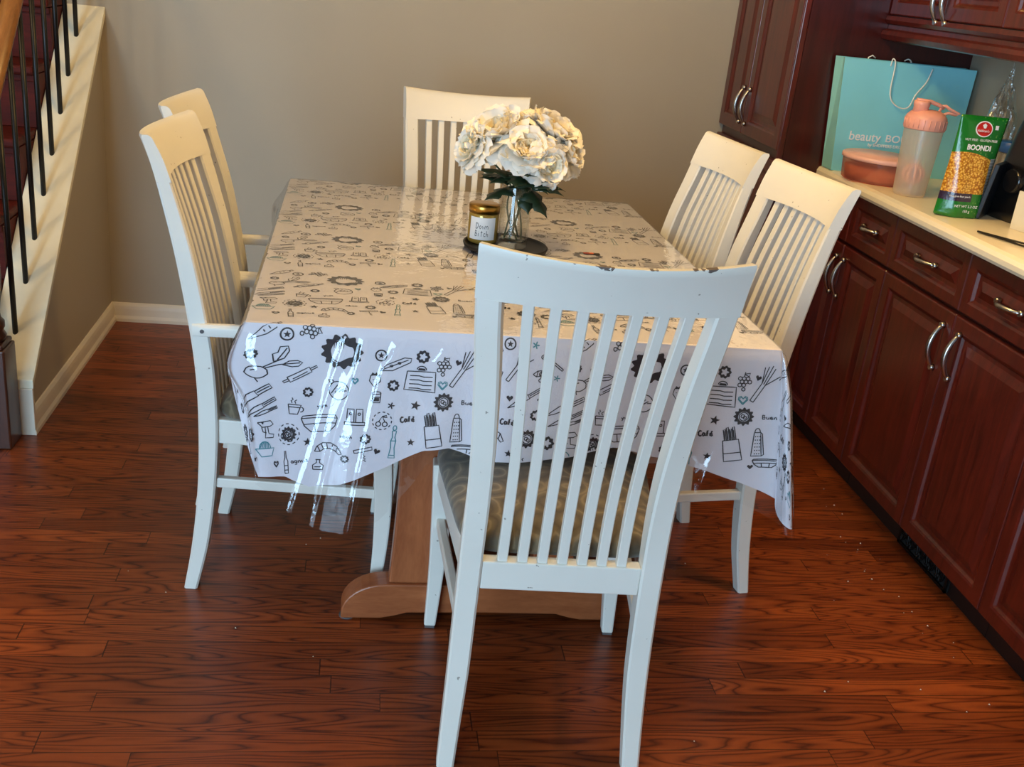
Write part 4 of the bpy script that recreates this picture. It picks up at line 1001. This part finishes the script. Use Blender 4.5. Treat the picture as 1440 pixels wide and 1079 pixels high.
# snack pouch
pk = thing('snack_pouch', 'green stand-up snack pouch with a window of yellow boondi pearls', 'snack bag', (2.543,-1.352,CZ))
def pouch_mat():
    t = NT('printed_snack_pouch'); x, y, z = t.sep(t.co()); co = t.co()
    vo = t.n('ShaderNodeTexVoronoi'); vo.inputs['Scale'].default_value = 190; t.link(co, vo.inputs['Vector'])
    corn = t.ramp(vo.outputs['Distance'], [(0,(255,226,130)),(.35,(238,178,60)),(.7,(176,104,22))])
    vo2 = t.n('ShaderNodeTexVoronoi'); vo2.inputs['Scale'].default_value = 110; t.link(co, vo2.inputs['Vector'])
    green = t.mix(t.m('MULTIPLY', t.m('LESS_THAN', vo2.outputs['Distance'], .22), t.m('MULTIPLY', t.m('GREATER_THAN', x, .0), .5)), lin((20,118,36)), lin((120,190,90)))
    top = t.m('ADD', .158, t.m('MULTIPLY', t.m('SINE', t.m('MULTIPLY', t.m('ADD', x, .10), 22.)), .016))
    win = t.m('MULTIPLY', t.m('LESS_THAN', z, top), t.m('MULTIPLY', t.m('GREATER_THAN', z, .066), t.m('LESS_THAN', x, .044)))
    c = t.mix(win, green, corn)
    band = t.m('MULTIPLY', t.m('LESS_THAN', z, .066), t.m('MULTIPLY', t.m('GREATER_THAN', z, .044), t.m('LESS_THAN', x, .01)))
    c = t.mix(band, c, lin((52,36,60)))
    side = t.m('MULTIPLY', t.m('GREATER_THAN', x, .044), t.m('MULTIPLY', t.m('LESS_THAN', z, .16), t.m('GREATER_THAN', z, .045)))
    stripe = t.m('GREATER_THAN', t.m('FRACT', t.m('MULTIPLY', z, 120.)), .45)
    c = t.mix(side, c, t.mix(t.m('MULTIPLY', stripe, .5), lin((176,182,180)), lin((96,104,104))))
    t.base(c); t.p(Roughness=.22); t.b.inputs['Coat Weight'].default_value = .4
    t.bump(t.noise(co, 24, 3), .5, .008); return t.mat
b = MB(); NZ, NX = 30, 20
def pouch(s):
    rg = []
    for i in range(NZ+1):
        t = i/NZ; z = .268*t; hw_ = .068*(1-.05*math.sin(PI*t)) ; row = []
        dep = .030*(1-t)**.55*(1 if t > .04 else .9) + .002
        for j in range(NX+1):
            q = (j/NX-.5)*2; bulge = (1-abs(q)**3.0)
            row.append((hw_*q + .012*t - .006, s*(dep*bulge + .0008) + .004*math.sin(7*q+5*t)*(1-t)*.6, z + (.004*abs(q)**3 if t < .05 else 0)))
        rg.append(row)
    return rg
f = pouch(-1); k_ = pouch(1); b.rings([fr+list(reversed(kr)) for fr, kr in zip(f, k_)], 0, True)
po = fixn(b.build('pouch', pouch_mat(), pk))
def ysurf(x, z): # front surface depth of the pouch
    t = z/.268; q = (x-.012*t+.006)/(.068*(1-.05*math.sin(PI*t))); return -(.030*(1-t)**.55+.002)*(1-abs(q)**3)-.0008 + .004*math.sin(7*q+5*t)*(1-t)*.6
b = MB()
def oval(b, cx, cz, rx, rz, mi, lift):
    n = 28; vs = [(cx+rx*math.cos(2*PI*k/n), ysurf(cx+rx*math.cos(2*PI*k/n), cz+rz*math.sin(2*PI*k/n))-lift, cz+rz*math.sin(2*PI*k/n)) for k in range(n)]
    b.add(vs, [tuple(reversed(range(n)))], mi)
M_red = simple('red_logo', (205,34,28), .3)
oval(b, .004, .236, .0245, .0205, 0, .0010); oval(b, .004, .236, .0215, .0178, 1, .0016)
b.add([(.001,ysurf(.001,.236)-.0022,.238),(.007,ysurf(.007,.236)-.0022,.238),(.010,ysurf(.007,.25)-.0022,.246),(.004,ysurf(.004,.25)-.0022,.251),(-.002,ysurf(0,.25)-.0022,.246)], [(0,1,2,3,4)], 0)
fixn(b.build('logo', [M_wht, M_red], pk))
text('lettering', "Haldiram's", .0095, M_wht, pk, (-.0165, ysurf(0,.228)-.0028, .2285), (PI/2-.08,0,0), sx=.85)
text('lettering', 'NUT FREE · GLUTEN FREE', .0085, M_wht, pk, (-.046, ysurf(0,.2)-.0022, .2045), (PI/2-.08,0,0), sx=.95)
text('lettering', 'BOONDI', .019, M_wht, pk, (-.036, ysurf(0,.18)-.0024, .1815), (PI/2-.08,0,0), sx=.9, bold=.0006)
text('lettering', 'Fried gram flour pearls', .007, M_wht, pk, (-.058, ysurf(-.03,.055)-.0032, .056), (PI/2,0,.0), sx=.95)
text('lettering', 'NET WT 5.3 OZ', .0095, M_wht, pk, (-.036, ysurf(-.0,.03)-.003, .029), (PI/2,0,0))
text('lettering', '150 g', .0095, M_wht, pk, (-.010, ysurf(-.0,.02)-.003, .016), (PI/2,0,0))
b = MB(); b.add([(.036,ysurf(.036,.24)-.0012,.236),(.046,ysurf(.046,.24)-.0012,.236),(.046,ysurf(.046,.25)-.0012,.247),(.036,ysurf(.036,.25)-.0012,.247)], [(0,1,2,3)]); b.build('mark', M_wht, pk)
# bananas
M_ban = simple('banana_skin', (214,176,40), .5, var=.2, sc=30)
for i, (ox, oy, rz, lb) in enumerate(((2.665,-1.13,.5,'front'),(2.672,-1.085,.75,'rear'))):
    b = MB(); pts = []; rs = []
    for k in range(13):
        t = k/12; a = -.95+1.9*t; pts.append((.085*math.sin(a), 0, .018+.085*(1-math.cos(a)))); rs.append(.0165*min(1, .35+2.4*math.sin(PI*t)) if 0 < k < 12 else .005)
    b.tube(pts, rs, 10); o = b.build('banana', [M_ban], None, loc=(ox, oy, CZ-.001+.0)); o.rotation_euler.z = rz
    tag(o, f'yellow banana on the counter behind the frosted shaker, the {lb} one of two', 'banana', 'bananas on the counter')
# small tub with white lid
dt = thing('deli_cup', 'small clear plastic cup with lid between the shaker and the green pouch', 'container', (2.598,-1.235,CZ))
M_cl2 = film('cloudy_plastic', (240,240,236), (210,206,196), .25, .2, .1)
b = MB(); b.lathe([(.024,0),(.026,.003),(.031,.05),(.0295,.05),(.025,.004),(.001,.003)], n=28); b.build('cup', M_cl2, dt)
b = MB(); b.lathe([(.033,.048),(.034,.056),(.030,.058),(.001,.056)], n=28); b.build('lid', M_cl2, dt)
# coffee maker
cm = thing('kitchen_appliance', 'black rounded kitchen appliance cut off by the right edge of the photo', 'appliance', (2.742,-1.350,CZ), .1)
M_blk = simple('black_plastic', (18,17,18), .28)
b = MB(); rg = []
for z, hx_, hy_ in ((0,.080,.088),(.03,.082,.090),(.06,.080,.088),(.16,.070,.078),(.24,.058,.068),(.275,.050,.060),(.285,.040,.050)):
    rg.append([(hx_*math.copysign(abs(math.cos(a))**.45, math.cos(a)), hy_*math.copysign(abs(math.sin(a))**.45, math.sin(a)), z) for a in [2*PI*k/32 for k in range(32)]])
b.rings(rg, 0, True); bb = b.build('body', M_blk, cm)
b = MB(); b.box(-.03,.03,-.04,.04,.2855,.30); b.build('top_cap', M_blk, cm, bevel=.006, seg=3)
b = MB(); b.lathe([(.03,-.02),(.034,-.012),(.034,.012),(.03,.02)], 0, 0, 0, 20, M=Matrix.Translation((-.074,-.02,.11)) @ Matrix.Rotation(PI/2, 4, 'Y')); cf = b.build('dial', simple('dark_glass', (26,24,24), .12), cm)
# dark flat box leaning behind the pouch
b = MB(); b.box(-.006,.006,-.055,.055,0,.15)
o = b.build('notebook', simple('dark_blue_cover', (24,32,44), .35), None, bevel=.002, loc=(2.622,-1.335,CZ+.0014)); o.rotation_euler = (0,.12,-.75)
tag(o, 'dark blue flat case standing beside the green pouch', 'case')
# blue-lidded jar + bag of bread
jr = thing('storage_jar', 'clear jar with a bright blue lid behind the green pouch', 'jar', (2.772,-1.165,CZ))
b = MB(); b.lathe([(.038,0),(.042,.004),(.042,.15),(.036,.158)], n=28); b.build('jar', M_cl2, jr)
b = MB(); b.lathe([(.041,.158),(.043,.16),(.043,.186),(.040,.189),(.001,.189)], n=28); b.build('lid', simple('blue_lid', (40,92,160), .35), jr)
b = MB(); b.lathe([(.001,.004),(.036,.006),(.037,.12),(.001,.13)], n=20); b.build('contents', simple('brown_snack', (150,106,72), .8, var=.4, sc=80), jr)
import bmesh
bm = bmesh.new(); bmesh.ops.create_icosphere(bm, subdivisions=4, radius=1)
for v in bm.verts:
    p = v.co.copy(); n = mnoise.noise(p*2.3)*.3+mnoise.noise(p*6.1)*.17; p *= 1+n
    z = p.z; w = 1 if z < .1 else max(.22, 1-.8*(z-.1)); v.co = Vector((p.x*.048*w, p.y*.055*w, (max(-.95,z)+.95)*.19))
me = bpy.data.meshes.new('plastic_bag'); bm.to_mesh(me); bm.free()
for p in me.polygons: p.use_smooth = False
me.materials.append(clear('crinkled_clear_plastic', 1.5, .15, (.90,.90,.90), 3.0, .5, 40, .08))
o = bpy.data.objects.new('plastic_bag', me); C.objects.link(o); o.location = (2.782,-1.53+.20,1.14)
o.location = (2.80,-1.02,CZ)
tag(o, 'crumpled clear plastic bag standing at the wall behind the blue-lidded jar', 'plastic bag')
# card and cable at the right edge
b = MB(); b.box(-.002,.002,-.05,.05,0,.10); o = b.build('card', simple('cream_card', (232,222,196), .6), None, bevel=.0005, loc=(2.642,-1.515,CZ)); o.rotation_euler = (0,.0,.25)
tag(o, 'cream card standing at the right edge of the counter', 'card')
b = MB(); b.tube([(2.482,-1.560,CZ+.004),(2.53,-1.640,CZ+.004),(2.60,-1.75,CZ+.0045)], .0026, 8); b.tube([(2.482,-1.560,CZ+.004),(2.520,-1.68,CZ+.004),(2.56,-1.80,CZ+.004)], .0026, 8)
tag(b.build('wire_stand', M_black), 'thin black wire stand lying on the counter at the right edge', 'wire stand')
# crumbs
b = MB(); r = random.Random(3)
for k in range(46):
    x, y = (r.uniform(.4,2.4), r.uniform(-2.7,-1.6)) if k < 20 else (2.42-abs(r.gauss(0,.1)), r.uniform(-2.3,-1.2))
    s = r.uniform(.0008,.0022); b.add([(x-s,y,.0),(x+s,y-s,.0),(x,y+s,.0),(x,y,s*1.6)], [(0,1,3),(1,2,3),(2,0,3)])
tag(b.build('floor_crumbs', simple('crumb', (220,205,180), .8)), 'tiny pale crumbs scattered on the wooden floor', 'crumbs', kind='stuff')

# ------------------------------------------------------------------ camera
cam = bpy.data.cameras.new('camera'); co_ = bpy.data.objects.new('camera', cam); C.objects.link(co_)
r_ = Vector((0.9873887,-0.12138602,0.10163163)); u_ = Vector((-0.04862366,0.37841052,0.9243599)); f_ = Vector((0.15066285,0.91764422,-0.36773604))
mt = Matrix(((r_.x,u_.x,-f_.x,.93153),(r_.y,u_.y,-f_.y,-3.99986),(r_.z,u_.z,-f_.z,1.4181),(0,0,0,1)))
co_.matrix_world = mt; cam.sensor_width = 36; cam.sensor_fit = 'HORIZONTAL'; cam.lens = 1468.92/1440*36; cam.clip_start = .05
bpy.context.scene.camera = co_

# ------------------------------------------------------------------ light
def area(name, loc, rot, sx, sy, w, col, spread=PI):
    l = bpy.data.lights.new(name, 'AREA'); l.shape = 'RECTANGLE'; l.size = sx; l.size_y = sy; l.energy = w; l.color = col; l.spread = spread
    o = bpy.data.objects.new(name, l); C.objects.link(o); o.location = loc; o.rotation_euler = rot; return o
def point(name, loc, w, col, r=.06):
    l = bpy.data.lights.new(name, 'POINT'); l.energy = w; l.color = col; l.shadow_soft_size = r
    o = bpy.data.objects.new(name, l); C.objects.link(o); o.location = loc; return o
area('patio_daylight', ((DX0+DX1)/2, YR-.12, 1.12), (PI/2-.12,0,-.36), 2.2, 2.15, 195, (.48,.75,1.0))
point('table_lamp_light', (1.45,-1.70,2.12), 38, (1,.63,.20), .09)
point('hall_lamp_light', (-.95,-1.55,2.15), 18, (1,.70,.34), .08)
def spot(name, loc, w, col, ang, blend=.6, r=.06, rot=(0,0,0)):
    l = bpy.data.lights.new(name, 'SPOT'); l.energy = w; l.color = col; l.shadow_soft_size = r; l.spot_size = ang; l.spot_blend = blend
    o = bpy.data.objects.new(name, l); C.objects.link(o); o.location = loc; o.rotation_euler = rot
spot('right_floor_fill_spot', (2.4,-2.25,2.42), 78, (1,.66,.34), math.radians(76), .7, .2)  # added warm fill for the right floor and counter, narrowed to spare the chair back
spot('left_floor_spot', (0,-2.8,2.42), 38, (1,.60,.26), math.radians(64), .8, .25)  # extra warm spot straight down on the left floor, besides the hall lamp
w = bpy.data.worlds.new('world'); bpy.context.scene.world = w; w.use_nodes = True
w.node_tree.nodes['Background'].inputs[0].default_value = (.6,.75,1,1); w.node_tree.nodes['Background'].inputs[1].default_value = .6
vs = bpy.context.scene.view_settings; vs.view_transform = 'Standard'; vs.look = 'None'; vs.exposure = 0; vs.gamma = 1; vs.use_curve_mapping = False
